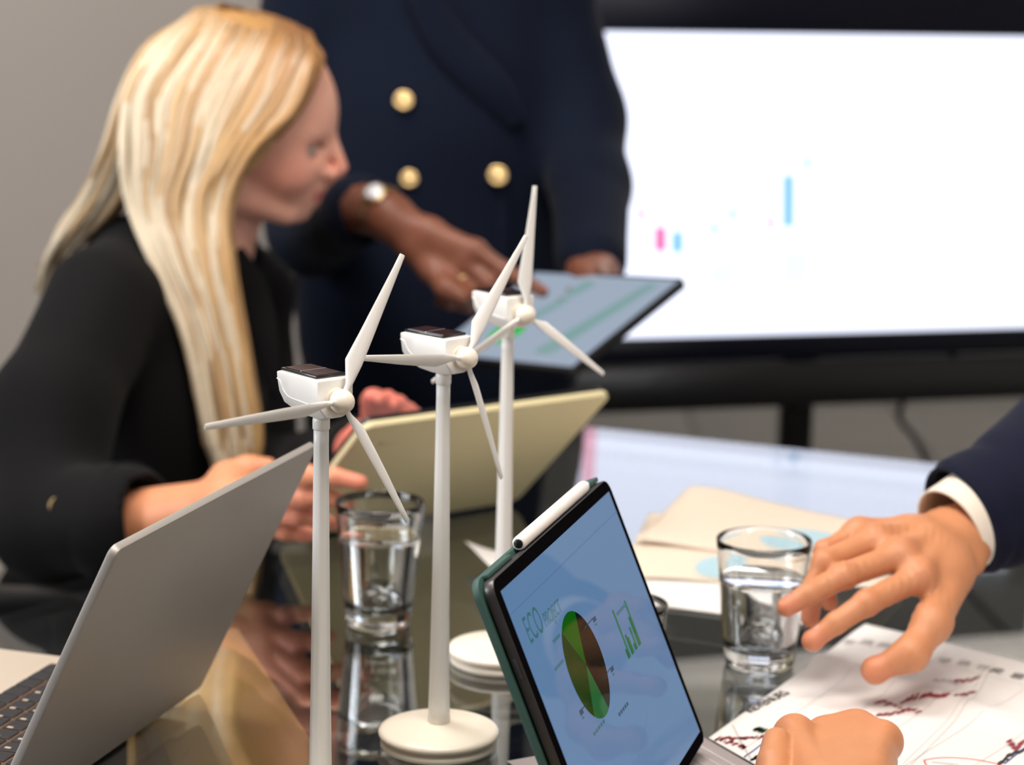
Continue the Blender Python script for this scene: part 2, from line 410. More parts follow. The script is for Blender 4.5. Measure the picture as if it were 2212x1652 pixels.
# oak frame below the glass: one wide rail with two splayed board legs
zr = TZ - .014
ra, rb = PZ(515, 1352, zr), PZ(700, 1632, zr); la = PZ(322, 1543, zr)
ru = nrm(rb - ra); rn = V(-ru[1], ru[0], 0)
wd = abs(np.dot(la - ra, rn)); side = np.sign(np.dot(la - ra, rn))
cR = ra + rn * side * wd / 2
for L0, L1, nm in ((0, .95, 'rail'),):
    c = cR + ru * (L0 + L1) / 2; c[2] = zr - .016
    box(nm, c, ((L1 - L0) / 2, wd / 2, .015), m_wood, table, ax=[ru, rn, V(0, 0, 1)], bev=.003)
for t_, sg in ((.10, -1), (.85, 1)):
    a = cR + ru * t_; a[2] = zr - .03; b = a + ru * sg * .04; b[2] = 0.004
    c = (a + b) / 2; up = nrm(a - b)
    box('leg', c, (.02, wd / 2, np.linalg.norm(a - b) / 2), m_wood, table, ax=[nrm(np.cross(rn, up)), rn, up], bev=.003)
c2 = cR + V(.80, .02, 0)
for t_ in (.1, .72):
    a = c2 + ru * t_; a[2] = (zr - .03) / 2
    box('leg', a, (.02, wd / 2, (zr - .03) / 2), m_wood, table, ax=[ru, rn, V(0, 0, 1)], bev=.003)
c = c2 + ru * .4; c[2] = zr - .016; box('rail', c, (.42, wd / 2, .015), m_wood, table, ax=[ru, rn, V(0, 0, 1)], bev=.003)

# ---------------------------------------------------------------- big display
def quadframe(TL, TR, BL):
    x = nrm(TR - TL); y = TL - BL; y = nrm(y - x * np.dot(x, y)); return x, y, np.cross(x, y)
tTL, tTR, tBR, tBL = V(.080, 3.356, .439 + TZ), V(.847, 3.582, .436 + TZ), V(.858, 3.536, -.032 + TZ), V(.091, 3.310, -.028 + TZ)
dx, dy, dn = quadframe(tTL, tTR, tBL); DW, DH = .80, .47
dc = (tTL + tTR + tBR + tBL) / 4
disp = thing('display_screen', 'wide wall-sized black framed display showing a white page with small bar charts', 'display', (dc[0], dc[1], 0))
def dpt(u, v, w_=0): return dc + dx * u + dy * v + dn * w_
AX = [dx, dy, dn]
bt, bs = .14, .05
box('bezel', dpt(0, DH / 2 + bt / 2 + .0005), (DW / 2 + bs, bt / 2, .016), m_bezel, disp, ax=AX, bev=.003)
box('bezel', dpt(0, -DH / 2 - .0205), (DW / 2 + bs, .02, .016), m_bezel, disp, ax=AX, bev=.003)
for s in (-1, 1): box('bezel', dpt(s * (DW / 2 + bs / 2 + .0005), 0), (bs / 2, DH / 2, .016), m_bezel, disp, ax=AX, bev=.003)
box('back_panel', dpt(0, .015, -.03), (DW / 2 + bs - .01, DH / 2 + .05, .015), m_black, disp, ax=AX, bev=.006)
m_scr = emi('screen_glow', (.88, .92, 1.1, 1), 1.5, .3)
scr = box('screen_panel', dpt(0, 0, .004), (DW / 2, DH / 2, .003), m_scr, disp, ax=AX)
sb = box('soundbar', dpt(.02, -DH / 2 - .078, .006), (DW / 2 + .04, .036, .03), m_black, disp, ax=AX, bev=.008)
SCRN = dn; SO = dpt(0, 0, .0075)
def on_scr(px, py): return PP(px, py, SO, SCRN)
def srect(name, x0, y0, x1, y1, m, par=scr):
    a, b = on_scr(x0, y0) - SO, on_scr(x1, y1) - SO
    ua, va, ub, vb = a @ dx, a @ dy, b @ dx, b @ dy
    return box(name, SO + dx * (ua + ub) / 2 + dy * (va + vb) / 2, (abs(ub - ua) / 2, abs(vb - va) / 2, .0004), m, par, ax=AX)
e_pink = emi('glow_pink', (1, .16, .45, 1), 1.0); e_blue = emi('glow_blue', (.2, .6, 1, 1), 1.0); e_pale = emi('glow_pale_blue', (.86, .96, 1, 1), 1.12); e_lil = emi('glow_lilac', (.82, .84, 1, 1), 1.05)
srect('chart_bar', 1415, 490, 1438, 543, e_pink); srect('chart_bar', 1453, 500, 1474, 546, e_blue); srect('chart_bar', 1693, 378, 1713, 490, e_blue)
srect('chart_bar', 1276, 300, 1302, 726, emi('glow_soft_pink', (1, .5, .66, 1), 1.3))
srect('chart_bar', 1534, 566, 1590, 616, e_pale); srect('chart_bar', 1690, 540, 1746, 612, e_pale)
for x, y in ((1744, 352), (1583, 462), (1543, 494)): srect('chart_mark', x - 8, y - 8, x + 8, y + 8, e_blue)
for x, y in ((1665, 481), (1385, 462)): srect('chart_mark', x - 10, y - 6, x + 10, y + 6, e_pink)
for x, y in ((2178, 337), (2178, 530)):
    p = on_scr(x - 24, y + 8); text_mesh('axis_text', '200' if y < 400 else '100', .017, e_lil, scr, p, dx, dy, bold=.0004)
# stand: column, crossbar and base
cb = dpt(.055, 0, -.06); colm = P(1718, 900, cb[1])
box('column', (colm[0], colm[1], .42), (.027, .02, .40), m_black, disp, bev=.004)
box('mount_plate', (colm[0], colm[1] - .02, dc[2] - .02), (.10, .018, .12), m_black, disp, bev=.004)
bm = bmesh.new()
for s in (-1, 1): box_bm(V(colm[0] + s * .26, colm[1], .05), .03, .34, .015, bm=bm, bev=.005)
box_bm(V(colm[0], colm[1], .05), .26, .03, .015, bm=bm, bev=.005)
frombm('stand_base', bm, m_black, disp)
for sx_ in (-1, 1):
    for sy_ in (-1, 1):
        v, f = lathe([(0, -.012), (.02, -.012), (.022, -.006), (.022, .006), (.02, .012), (0, .012)], 20)
        v = v[:, [2, 1, 0]]; mk('caster', v + V(colm[0] + sx_ * .26, colm[1] + sy_ * .32, .026), f, m_black, disp)
pts = catmull([dpt(.28, -.26, -.03), P(1945, 880, 3.64), P(1985, 960, 3.68), P(2040, 1100, 3.7), P(2070, 1250, 3.74), (colm[0] + .55, 3.75, .012)], 40)
v, f = sweep(pts, .006, 8); tag(mk('power_cable', v, f, m_black), 'black power cable hanging below the right half of the display', 'cable')

# ================================================================ WIND TURBINES
TH = .268
def make_turbine(loc, phi, theta0, label):
    """axis of the rotor points along local +X before rotation"""
    t = thing('wind_turbine_model', label, 'model wind turbine', loc, -phi, group='three white wind turbine models')
    v, f = lathe([(0, .0075), (.0405, .0075), (.0425, .0088), (.0428, .0105), (.0418, .0124), (.039, .0136), (.030, .0152), (.018, .0168), (.0105, .0176), (0, .0177)], 72)
    b = mk('base', v, f, m_hub, t, local=True)
    v, f = lathe([(0, 0), (.0395, 0), (.0412, .001), (.0412, .0045), (.040, .0055), (.0365, .006), (.0365, .0076), (0, .0076)], 72)
    mk('base_ring', v, f, m_hub, b, local=True)
    prof = [(.0, .0168)] + [(.0080 - .0033 * min(1, (z / .235)) ** .62, .0168 + z) for z in np.linspace(0, .245, 24)] + [(0, .262)]
    v, f = lathe(prof, 40)
    a = np.arctan2(v[:, 1], v[:, 0]); k = 1 + .018 * np.cos(8 * a); v[:, 0] *= k; v[:, 1] *= k
    mk('tower', v, f, m_white, t, local=True)
    v, f = lathe([(0, .2605), (.0050, .2605), (.0054, .2612), (.0054, .2662), (.0050, TH + .0006), (0, TH + .0006)], 36)
    mk('collar', v, f, m_white, t, local=True)
    # nacelle: lofted cross-sections along x  (x, z_low, z_knee, half width top, half width low)
    S = [(-.0295, .0160, .0225, .0118, .0108), (-.0290, .0125, .0222, .0130, .0112), (-.0255, .0060, .0165, .0133, .0098), (-.0150, .0022, .0125, .0135, .0082), (-.004, .0006, .0100, .0136, .0074), (.008, .0006, .0095, .0136, .0070), (.0142, .0020, .0100, .0134, .0072), (.0150, .0026, .0102, .0128, .0070)]
    bm = bmesh.new(); rings = []
    for x, zl, zk, wt, wl in S:
        zt = .0262 if -.029 < x < .0149 else .0256
        pr = [(-wt, zt), (-wt * .985, zk), (-wl, zl + .0006), (-wl * .7, zl), (wl * .7, zl), (wl, zl + .0006), (wt * .985, zk), (wt, zt), (wt * .9, zt + .0004), (-wt * .9, zt + .0004)]
        rings.append([bm.verts.new((x, y, TH + z)) for y, z in pr])
    for r0, r1 in zip(rings, rings[1:]):
        for i in range(10): bm.faces.new((r0[i], r0[(i + 1) % 10], r1[(i + 1) % 10], r1[i]))
    bm.faces.new(rings[0][::-1]); bm.faces.new(rings[-1]); bmesh.ops.recalc_face_normals(bm, faces=bm.faces)
    es = [e for e in bm.edges if e.calc_face_angle(0) > .5]
    bmesh.ops.bevel(bm, geom=es, offset=.0005, segments=2, profile=.5, affect='EDGES')
    nac = frombm('nacelle', bm, m_white, t, local=True)
    # raised swept rib on both sides
    for s in (-1, 1):
        pts = catmull([(-.0292, s * .0127, TH + .0215), (-.025, s * .0134, TH + .0205), (-.021, s * .0134, TH + .0150), (-.015, s * .0132, TH + .0118), (-.002, s * .0134, TH + .0110), (.012, s * .0133, TH + .0104)], 24)
        v, f = sweep(pts, .00035, 6); mk('rib', v, f, m_white, nac, local=True)
    sp_ = box('solar_panel', (-.0085, 0, TH + .0275), (.0185, .0112, .0009), m_solarf, t, local=True, bev=.0003)
    for sx_ in (-1, 1): box('solar_cell', (-.0085 + sx_ * .0086, 0, TH + .02855), (.0081, .0094, .00025), m_solar, sp_, local=True)
    box('cell_strip', (-.0085, 0, TH + .0286), (.0003, .0094, .0003), m_silver, sp_, local=True)
    # rotor
    hx, hz = .0208, TH + .0135
    v, f = lathe([(0, -.0058), (.0062, -.0056), (.0068, -.004), (.0068, -.002)], 32); vb = v[:, [2, 1, 0]] + V(hx, 0, hz)
    hb = [(0, -.0052), (.0066, -.0048), (.0074, -.002), (.0074, .0005)] + [(.0074 * math.cos(a), .0005 + .0078 * math.sin(a)) for a in np.linspace(.15, PI / 2, 9)]
    v, f2 = lathe(hb, 36); v = v[:, [2, 1, 0]] + V(hx + .0005, 0, hz)
    hub = mk('hub', v, f2, m_hub, t, local=True)
    v, f = lathe([(0, -.0075), (.0075, -.0075), (.0078, -.006), (.0072, -.0045), (0, -.0045)], 32)
    mk('hub_collar', v[:, [2, 1, 0]] + V(hx, 0, hz), f, m_hub, hub, local=True)
    mesh = None
    for k in range(3):
        th = theta0 + k * 2 * PI / 3
        if mesh is None:
            # blade along +z, chord along y, thickness along x
            R = [(.005, -.0016, .0016, .0016, .9), (.011, -.0019, .0019, .0017, .8), (.0125, -.0022, .0024, .0017, .7), (.026, -.0078, .0032, .0016, .55), (.045, -.0062, .0030, .0013, .42), (.068, -.0045, .0026, .0010, .3), (.092, -.0026, .0022, .0009, .22), (.1018, -.0020, .0020, .0008, .2), (.1026, -.0017, .0017, .0005, .2)]
            vs = []; n = 12
            for r, y0, y1, th_, tw in R:
                for j in range(n):
                    a = 2 * PI * j / n; y = (y0 + y1) / 2 + (y1 - y0) / 2 * math.cos(a); x = th_ * math.sin(a) * (1 if abs(math.cos(a)) < .8 else .9)
                    vs.append((x * math.cos(tw) + y * math.sin(tw), -x * math.sin(tw) + y * math.cos(tw), r))
            fs = [(i * n + j, i * n + (j + 1) % n, (i + 1) * n + (j + 1) % n, (i + 1) * n + j) for i in range(len(R) - 1) for j in range(n)]
            fs += [tuple(range(n))[::-1], tuple((len(R) - 1) * n + j for j in range(n))]
            b = mk('blade', vs, fs, m_white, hub, local=True); mesh = b.data
            mesh.set_sharp_from_angle(angle=math.radians(50))
        else:
            b = bpy.data.objects.new('blade', mesh); COL.objects.link(b); b.parent = hub
        b.location = (hx, 0, hz); b.rotation_euler = (th, 0, 0); b.scale = (1, 1, .955)
    return t
R_ = math.radians
T1 = make_turbine((-.117, 1.310, TZ), R_(49), R_(-28), 'front white wind turbine model, sharpest and lowest rotor, behind the silver laptop')
T2 = make_turbine((-.047, 1.462, TZ), R_(42), R_(-37), 'middle white wind turbine model with its round base showing beside the green tablet')
T3 = make_turbine((-.004, 1.652, TZ), R_(51), R_(-4), 'rearmost white wind turbine model with a blade pointing straight up')

# ================================================================ LAPTOP (silver, left)
lyaw, lt, LW, LD = 1.269, -.452, .31, .209
d1 = V(math.cos(lyaw), math.sin(lyaw), 0); ln = V(-math.sin(lyaw), math.cos(lyaw), 0); Z = V(0, 0, 1)
BR = V(-.229, 1.569, TZ + .012); upL = ln * math.sin(lt) + Z * math.cos(lt)
hc = BR - d1 * LW / 2
lap = thing('silver_laptop', 'open silver laptop seen from behind its lid at the left edge of the table', 'laptop', (hc[0], hc[1], TZ))
lnn = np.cross(d1, upL)
lid = box('lid', hc + upL * (LD - .010) / 2, (LW / 2, (LD + .010) / 2, .0028), m_alu, lap, ax=[d1, upL, lnn], vert_only=.006, bev=.0008)
sgn = 1 if np.dot(lnn, ln) > 0 else -1
box('screen', hc + upL * (LD / 2 + .002) + lnn * sgn * .0031, (LW / 2 - .004, LD / 2 - .006, .0005), m_black, lid, ax=[d1, upL, lnn])
base_c = hc + ln * (LD / 2 + .012); base_c[2] = TZ + .0075
deck = box('keyboard_deck', base_c, (LW / 2, LD / 2, .0055), m_deck, lap, ax=[d1, ln, Z], vert_only=.008, bev=.001)
box('hinge', hc + ln * .008 - Z * .004, (LW / 2 - .03, .005, .004), m_black, lap, ax=[d1, ln, Z], bev=.001)
for s in (-1, 1): box('rubber_foot', base_c - Z * .0065 + ln * s * .08, (LW / 2 - .03, .006, .001), m_black, deck, ax=[d1, ln, Z])
kz = base_c + Z * .0056
box('key_well', kz + ln * (-.045), (.136, .046, .0004), mat('key_well', lin(120, 92, 72), .5, metal=.4), deck, ax=[d1, ln, Z])
kme = None; pitch = .0178
legend = None
def lcopy(o0, par, loc):
    o = bpy.data.objects.new(o0.name.split('.')[0], o0.data); COL.objects.link(o); o.parent = par; o.location = loc; return o
for r in range(5):
    xoff = [0, .003, .006, .009, 0][r]
    for c in range(15):
        if r == 4 and 4 <= c <= 8: continue
        p = kz + d1 * (-.1255 + c * pitch + xoff * (c < 13)) + ln * (-.083 + r * .0188) + Z * .0007
        if kme is None:
            k = box('key', (0, 0, 0), (.0076, .0079, .0008), m_key, deck, ax=[d1, ln, Z], local=True, bev=.0004, seg=1); kme = k
        else: k = lcopy(kme, deck, (0, 0, 0))
        k.location = tuple(p - wloc(deck))
p = kz + d1 * 0 + ln * (-.083 + 4 * .0188) + Z * .0007
box('space_key', p + d1 * -.017, (.043, .0079, .0008), m_key, deck, ax=[d1, ln, Z], bev=.0004)
rs = random.Random(3); bm = bmesh.new()
for r in range(4):
    for c in range(15):
        p = kz + d1 * (-.1255 + c * pitch) + ln * (-.083 + r * .0188 + .002) + Z * .00165
        box_bm(p, .0014, .0022, .00005, ax=[d1, ln, Z], bm=bm)
o = frombm('key_legends', bm, m_keytop, deck); o['kind'] = 'stuff'
box('trackpad', kz + ln * .052 - Z * .0001, (.052, .036, .0005), mat('trackpad', lin(206, 200, 194), .3, metal=.3), deck, ax=[d1, ln, Z], bev=.0003)

# ================================================================ TABLET with green case
ty, tt = 1.284, .4; TW, TD = .2735, .1973
e1 = V(math.cos(ty), math.sin(ty), 0); en = V(-math.sin(ty), math.cos(ty), 0); e2 = en * math.sin(tt) + Z * math.cos(tt); e3 = np.cross(e1, e2)
tBR = V(.141, 1.453, TZ + .012); tc = tBR - e1 * TW / 2 + e2 * TD / 2
tab = thing('tablet', 'black bordered tablet in a green folding case showing a green pie chart', 'tablet', (tc[0], tc[1], TZ))
EX = [e1, e2, e3]
def tp(u, v, w_=0): return tc + e1 * u + e2 * v + e3 * w_        # centre based metres
body = box('tablet_body', tp(0, 0, -.0035), (TW / 2, TD / 2, .0031), m_grey, tab, ax=EX, vert_only=.009, bev=.0006)
box('border', tp(0, 0, -.0002), (TW / 2 - .0006, TD / 2 - .0006, .0004), m_border, body, ax=EX, vert_only=.009)
m_tscr = emi('tablet_glow', lin(98, 132, 172), .92, .3, .0)
BZ = .0085
tscr = box('tablet_screen', tp(0, 0, .0003), (TW / 2 - BZ, TD / 2 - BZ, .0003), m_tscr, tab, ax=EX)
back = box('case_back', tp(0, 0, -.0105), (TW / 2 + .003, TD / 2 + .003, .0022), m_green, tab, ax=EX, vert_only=.011, bev=.001)
# case lip around the body, and the fold-out flap standing on the table
bm = bmesh.new()
for s in (1,):
    box_bm(tp(s * (TW / 2 + .0016), 0, -.0078), .0013, TD / 2 - .012, .003, ax=EX, bm=bm, bev=.0005)
box_bm(tp(0, -TD / 2 - .0016, -.0078), TW / 2 - .012, .0013, .003, ax=EX, bm=bm, bev=.0005)
box_bm(tp(-TW / 2 + .035, TD / 2 + .0016, -.0078), .024, .0013, .003, ax=EX, bm=bm, bev=.0005)
box_bm(tp(TW / 2 - .014, TD / 2 + .0018, -.0095), .010, .0016, .0045, ax=EX, bm=bm, bev=.0005)
frombm('case_lip', bm, m_green, back)
fa = tp(0, -.03, -.0135); fb = V(*(tp(0, -TD / 2) + en * .055)); fb[2] = TZ + .004
fu = nrm(fb - fa); box('case_flap', (fa + fb) / 2, (TW / 2 - .002, np.linalg.norm(fb - fa) / 2, .0016), m_green, back, ax=[e1, fu, np.cross(e1, fu)], bev=.0006)
fc = tp(0, -TD / 2) + en * .034; fc[2] = TZ + .0016
box('case_foot', fc, (TW / 2 - .004, .02, .0014), m_green, back, ax=[e1, en, Z], bev=.0006)
for k in range(9): box('speaker_slot', tp(-TW / 2 - .0001, -.02 - k * .0024, -.0036), (.0002, .0007, .0009), m_black, body, ax=EX)
box('side_button', tp(-TW / 2 - .0003, .045, -.0036), (.0005, .006, .001), m_grey, body, ax=EX, bev=.0003)
box('antenna_line', tp(-TW / 2 - .0001, -.052, -.0036), (.0003, .0008, .003), m_black, body, ax=EX)
# screen content
TO = tp(0, 0, .0008); 
def on_tab(px, py): p = PP(px, py, TO, e3) - TO; return p @ e1, p @ e2
def gm(n, c, s=1.0): return emi('app_' + n, lin(*c), s, .3, .0)
g1, g2, g3, g4, g5 = gm('bright_green', (8, 96, 8), .8), gm('deep_green', (8, 66, 14), .7), gm('black_green', (16, 28, 20), .6), gm('leaf_green', (22, 104, 52), .8), gm('mid_green', (10, 122, 70), .8)
gt, gd, gb = gm('text_green', (62, 112, 118), .9), gm('dark_text', (44, 78, 100), .9), gm('bar_blue', (92, 118, 170), .9)
cu, cv = on_tab(1266, 1435); ax_, ay_ = on_tab(1232, 1382); r1 = .0345
pie = mk('pie_disc', *[x for x in (lambda a: ([TO] + [TO], [(0, 1, 0)]))(0)], g1, tscr) if False else None
cuts = [-.62, .45, 1.45, 2.85, 3.75, 5.66]   # clockwise from the top (radians)
for k, (mm) in enumerate((g1, g3, g3, g4, g2)):
    a0, a1 = cuts[k], cuts[k + 1]; n = max(4, int((a1 - a0) / .1))
    ps = [tp(cu, cv, .0009)] + [tp(cu + r1 * math.sin(a), cv + r1 * math.cos(a), .0009) for a in np.linspace(a0, a1, n)]
    mk('pie_slice', ps, [tuple(range(n + 1))[::-1]], mm, tscr, smooth=False)
def trect(name, u0, v0, u1, v1, m, h=.0009):
    return mk(name, [tp(u0, v0, h), tp(u1, v0, h), tp(u1, v1, h), tp(u0, v1, h)], [(0, 1, 2, 3)], m, tscr, smooth=False)
u0, v0 = on_tab(1358, 1424); u1, v1 = on_tab(1386, 1383)
nb = [(.2, g4), (1, g5), (.42, g4), (.34, g5), (.14, g4), (.46, g5), (.62, g4), (.94, g5)]
bw = (u1 - u0) / 11.5
hm = .0335
for k, (h, mm) in enumerate(nb):
    uu = u0 + bw * (k * 1 + (k // 2) * .9); trect('chart_bar', uu, v0, uu + bw * .95, v0 + hm * h, mm)
pu, pv = on_tab(1146, 1392)
text_mesh('title_text', 'ECO', .0235, gt, tscr, tp(pu, pv, .0009), e1 * .66, e2)
pu2, pv2 = on_tab(1180, 1356)
text_mesh('title_text', 'PROJECT', .0125, gt, tscr, tp(pu2 + .001, pv, .0009), e1 * .72, e2)
for (xa, ya, xb, yb) in ((1262, 1358, 1280, 1335), (1300, 1470, 1318, 1443), (1270, 1518, 1252, 1536)):
    a, b = on_tab(xa, ya), on_tab(xb, yb)
    A, B = tp(*a, .0009), tp(*b, .0009); q = nrm(np.cross(B - A, e3)) * .0004
    mk('callout_line', [A - q, B - q, B + q, A + q], [(3, 2, 1, 0)], gd, tscr, smooth=False)
    trect('callout_text', b[0] - .001, b[1] - .003, b[0] + .006, b[1], gd); trect('callout_text', b[0] + .0, b[1] - .0055, b[0] + .004, b[1] - .0042, gt)
for (x, y, wu, mm) in ((1196, 1390, .016, gt), (1334, 1330, .022, gt), (1338, 1548, .026, gd), (1284, 1590, .028, gt), (1200, 1450, .02, gt)):
    a = on_tab(x, y); 
    for q in range(5): trect('caption_text', a[0] + q * wu / 5, a[1], a[0] + (q + .7) * wu / 5, a[1] + .0022, mm)
a, b = on_tab(1110, 1322), on_tab(1312, 1120)
trect('separator_line', -TW / 2 + BZ, a[1], TW / 2 - BZ, a[1] + .0007, gb)
cv_ = [on_tab(x, y) for x, y in ((1378, 1645), (1388, 1600), (1396, 1560), (1398, 1540))]
L = [tp(*q, .0009) for q in cv_]
vs = []; 
for q in L: vs += [q - e1 * .0003, q + e1 * .0003]
mk('graph_line', vs, [(2 * i, 2 * i + 1, 2 * i + 3, 2 * i + 2) for i in range(3)], gt, tscr, smooth=False)
# stylus on the top edge
s0, s1 = -.062, .104
A, B = tp(s0, TD / 2 + .0048, -.0040), tp(s1, TD / 2 + .0048, -.0040); ax = nrm(B - A); Ls = np.linalg.norm(B - A)
prof = [(0, 0), (.0034, 0), (.0043, .0012), (.00445, .004), (.00445, Ls - .013), (.0042, Ls - .010), (.0016, Ls - .001), (.0011, Ls), (0, Ls)]
v, f = lathe(prof, 28); v = A + v[:, :1] * e2 + v[:, 1:2] * e3 + v[:, 2:3] * ax
st = thing('stylus', 'white stylus lying along the top edge of the green tablet case', 'stylus', A)
mk('barrel', v, f, m_white, st)
v, f = lathe([(0, -.0006), (.0026, -.0005), (.0031, .0001), (0, .0003)], 24); v = A + v[:, :1] * e2 + v[:, 1:2] * e3 + v[:, 2:3] * ax
mk('end_cap', v, f, m_black, st)

# ================================================================ CREAM TABLET held by the seated woman
cTL, cTR, cBR, cBL = V(-.130, 1.870, .143 + TZ), V(.095, 2.037, .144 + TZ), V(.006, 2.158, .004 + TZ), V(-.220, 1.992, .004 + TZ)
cx_, cy_, cn_ = quadframe(cTL, cTR, cBL); cc = (cTL + cTR + cBR + cBL) / 4
ct = thing('tablet', 'cream covered tablet tilted towards the blonde woman, back to the camera', 'tablet', (cc[0], cc[1], TZ))
CA = [cx_, cy_, cn_]; CW, CH = .280, .2045
if np.dot(cn_, V(0, 0, CAMZ) - cc) < 0: fs_ = -1
else: fs_ = 1
box('cover', cc, (CW / 2, CH / 2, .0032), m_cream, ct, ax=CA, vert_only=.012, bev=.0014)
cbod = box('tablet_body', cc - cn_ * fs_ * .0062, (CW / 2 - .003, CH / 2 - .003, .003), m_black, ct, ax=CA, vert_only=.010, bev=.0006)
box('tablet_screen', cc - cn_ * fs_ * .0095, (CW / 2 - .012, CH / 2 - .012, .0003), emi('cream_tablet_glow', (.55, .68, .75, 1), .6), cbod, ax=CA)
pc = PP(835, 947, cc, cn_) + cn_ * fs_ * .0036
v, f = lathe([(0, 0), (.005, 0), (.0055, .0005), (.0045, .001), (0, .001)], 24); box('camera_bump', pc, (.008, .004, .0006), m_cream, ct, ax=CA, bev=.0004)

# ================================================================ TABLET held by the standing woman
sTL, sTR, sBR, sBL = V(.025, 2.567, .184 + TZ), V(.189, 2.367, .207 + TZ), V(.063, 2.253, .122 + TZ), V(-.102, 2.453, .099 + TZ)
sx_v, sy_v, sn_v = quadframe(sTL, sTR, sBL); sc_ = (sTL + sTR + sBR + sBL) / 4
stb = thing('tablet', 'dark tablet with a pale blue screen held up by the standing woman', 'tablet', sc_)
SA = [sx_v, sy_v, sn_v]
bd = box('tablet_body', sc_ - sn_v * .005, (.13, .095, .0045), m_black, stb, ax=SA, vert_only=.01, bev=.0008)
ss = box('tablet_screen', sc_ + sn_v * .0001, (.123, .088, .0006), emi('standing_tablet_glow', lin(166, 180, 198), .95, .4), stb, ax=SA)
e_sg = emi('pale_green_glow', lin(136, 172, 172), .95, .6); e_br = emi('vivid_green_glow', lin(20, 190, 60), 1.0)
def on_st(px, py): return PP(px, py, sc_ + sn_v * .0009, sn_v)
for q in (((1240, 640), (1290, 612), (1270, 605), (1215, 636)), ((1150, 760), (1400, 612), (1425, 614), (1185, 768)), ((1130, 690), (1220, 640), (1235, 646), (1150, 694))):
    mk('screen_stripe', [on_st(*a) for a in q], [(0, 1, 2, 3)], e_sg, ss, smooth=False)
ctr = on_st(1096, 716)
mk('screen_dot', [ctr] + [ctr + (sx_v * math.cos(a) + sy_v * math.sin(a)) * .024 for a in np.linspace(0, 2 * PI, 28)[:-1]], [(0, i, i % 27 + 1) for i in range(1, 28)], e_br, ss, smooth=False)

# ================================================================ GLASSES
def tumbler(loc, H, r_rim, r_base, water, label, n=56):
    t = thing('water_glass', label, 'glass', loc, group='water tumblers on the table')
    th = .0022; bt_ = .014 if H > .08 else .009
    R = lambda z: r_base + (r_rim - r_base) * (z / H) ** .85
    out = [(0, .0012), (r_base - .006, .0006), (r_base - .002, 0), (r_base, .002)] + [(R(z), z) for z in np.linspace(.006, H - .0012, 14)]
    inn = [(R(z) - th, z) for z in np.linspace(H - .0012, bt_ + .004, 14)]
    prof = out + [(r_rim - .0006, H - .0002), (r_rim - th / 2, H), (r_rim - th + .0006, H - .0002)] + inn + [(R(bt_) - th - .003, bt_ + .0006), (.010, bt_ - .001), (0, bt_ - .0015)]
    v, f = lathe(prof, n); mk('glass_wall', v, f, m_glass, t, local=True)
    if water:
        zw = H * water; e = .00025
        wp = [(0, bt_ - .0015 - e), (.010, bt_ - .001 - e), (R(bt_) - th - .003, bt_ + .0006 - e)] + [(R(z) - th + e, z) for z in np.linspace(bt_ + .004, zw, 12)] + [(R(zw) - th - .002, zw - .0008), (0, zw - .001)]
        v, f = lathe(wp, n); mk('water', v, f[:, ::-1], m_water, t, local=True)
    return t
gR = PZ(1640, 1452, TZ); gL = PZ(810, 1350, TZ)
tumbler((gR[0] + .002, gR[1] + .020, TZ), .1035, .0378, .0268, .70, 'tall water glass standing next to the pointing hand')
tumbler((gL[0] + .003, gL[1] + .003, TZ), .106, .0372, .0265, .74, 'tall water glass between the front two turbine models')
g3p = P(1362, 1350, 1.60); tumbler((.089, 1.60, TZ), .066, .034, .026, 0, 'short empty glass half hidden behind the green tablet')

# ================================================================ PAPERS
def grid_sheet(A, B, Cc, D, bumpf, n=40, m_=40, th=.0005):
    """A->B along the top edge, D below A, C below B"""
    u, v = np.meshgrid(np.linspace(0, 1, n), np.linspace(0, 1, m_)); u = u.ravel(); v = v.ravel()
    p = (A * (1 - u)[:, None] + B * u[:, None]) * (1 - v)[:, None] + (D * (1 - u)[:, None] + Cc * u[:, None]) * v[:, None]
    p[:, 2] += bumpf(u, v)
    q = p.copy(); q[:, 2] -= th
    f = []
    for j in range(m_ - 1):
        for i in range(n - 1): a = j * n + i; f.append((a + n, a + n + 1, a + 1, a)); k = len(p); f.append((a + k, a + 1 + k, a + n + 1 + k, a + n + k))
    bd_ = [i for i in range(n)] + [j * n + n - 1 for j in range(1, m_)] + [(m_ - 1) * n + i for i in range(n - 2, -1, -1)] + [j * n for j in range(m_ - 2, 0, -1)]
    for a, b in zip(bd_, bd_[1:] + bd_[:1]): f.append((a, b, b + len(p), a + len(p)))
    return np.vstack([p, q]), f
zp = TZ + .0016
pTL = PZ(1870, 1348, zp); pBL = PZ(1531, 1593, zp); ptr = nrm(PZ(2212, 1427, zp) - pTL)
pTR = pTL + ptr * .42; pBR = pBL + nrm(PZ(1629, 1649, zp) - pBL) * .36
def bump1(u, v):
    t = (v - .36 - .02 * u) / .05; s = np.exp(-t * t) * .0065 * np.exp(-(u / .75) ** 2)
    return s + .0012 * np.exp(-((v - .1) / .12) ** 2) + .003 * np.exp(-((u - .62 - .1 * v) / .07) ** 2) * (v < .9)
sheet = thing('chart_paper', 'large printed chart sheet with red candlestick lines under the pointing hand', 'paper', pTL)
v, f = grid_sheet(pTL, pTR, pBR, pBL, bump1); ps = mk('sheet', v, f, m_paper, sheet)
def onsheet(px, py):
    p = PZ(px, py, zp)
    for _ in range(3):
        u, vv = sheet_uv(p); p = PZ(px, py, zp + float(bump1(np.array([u]), np.array([vv]))[0]))
    return u, vv
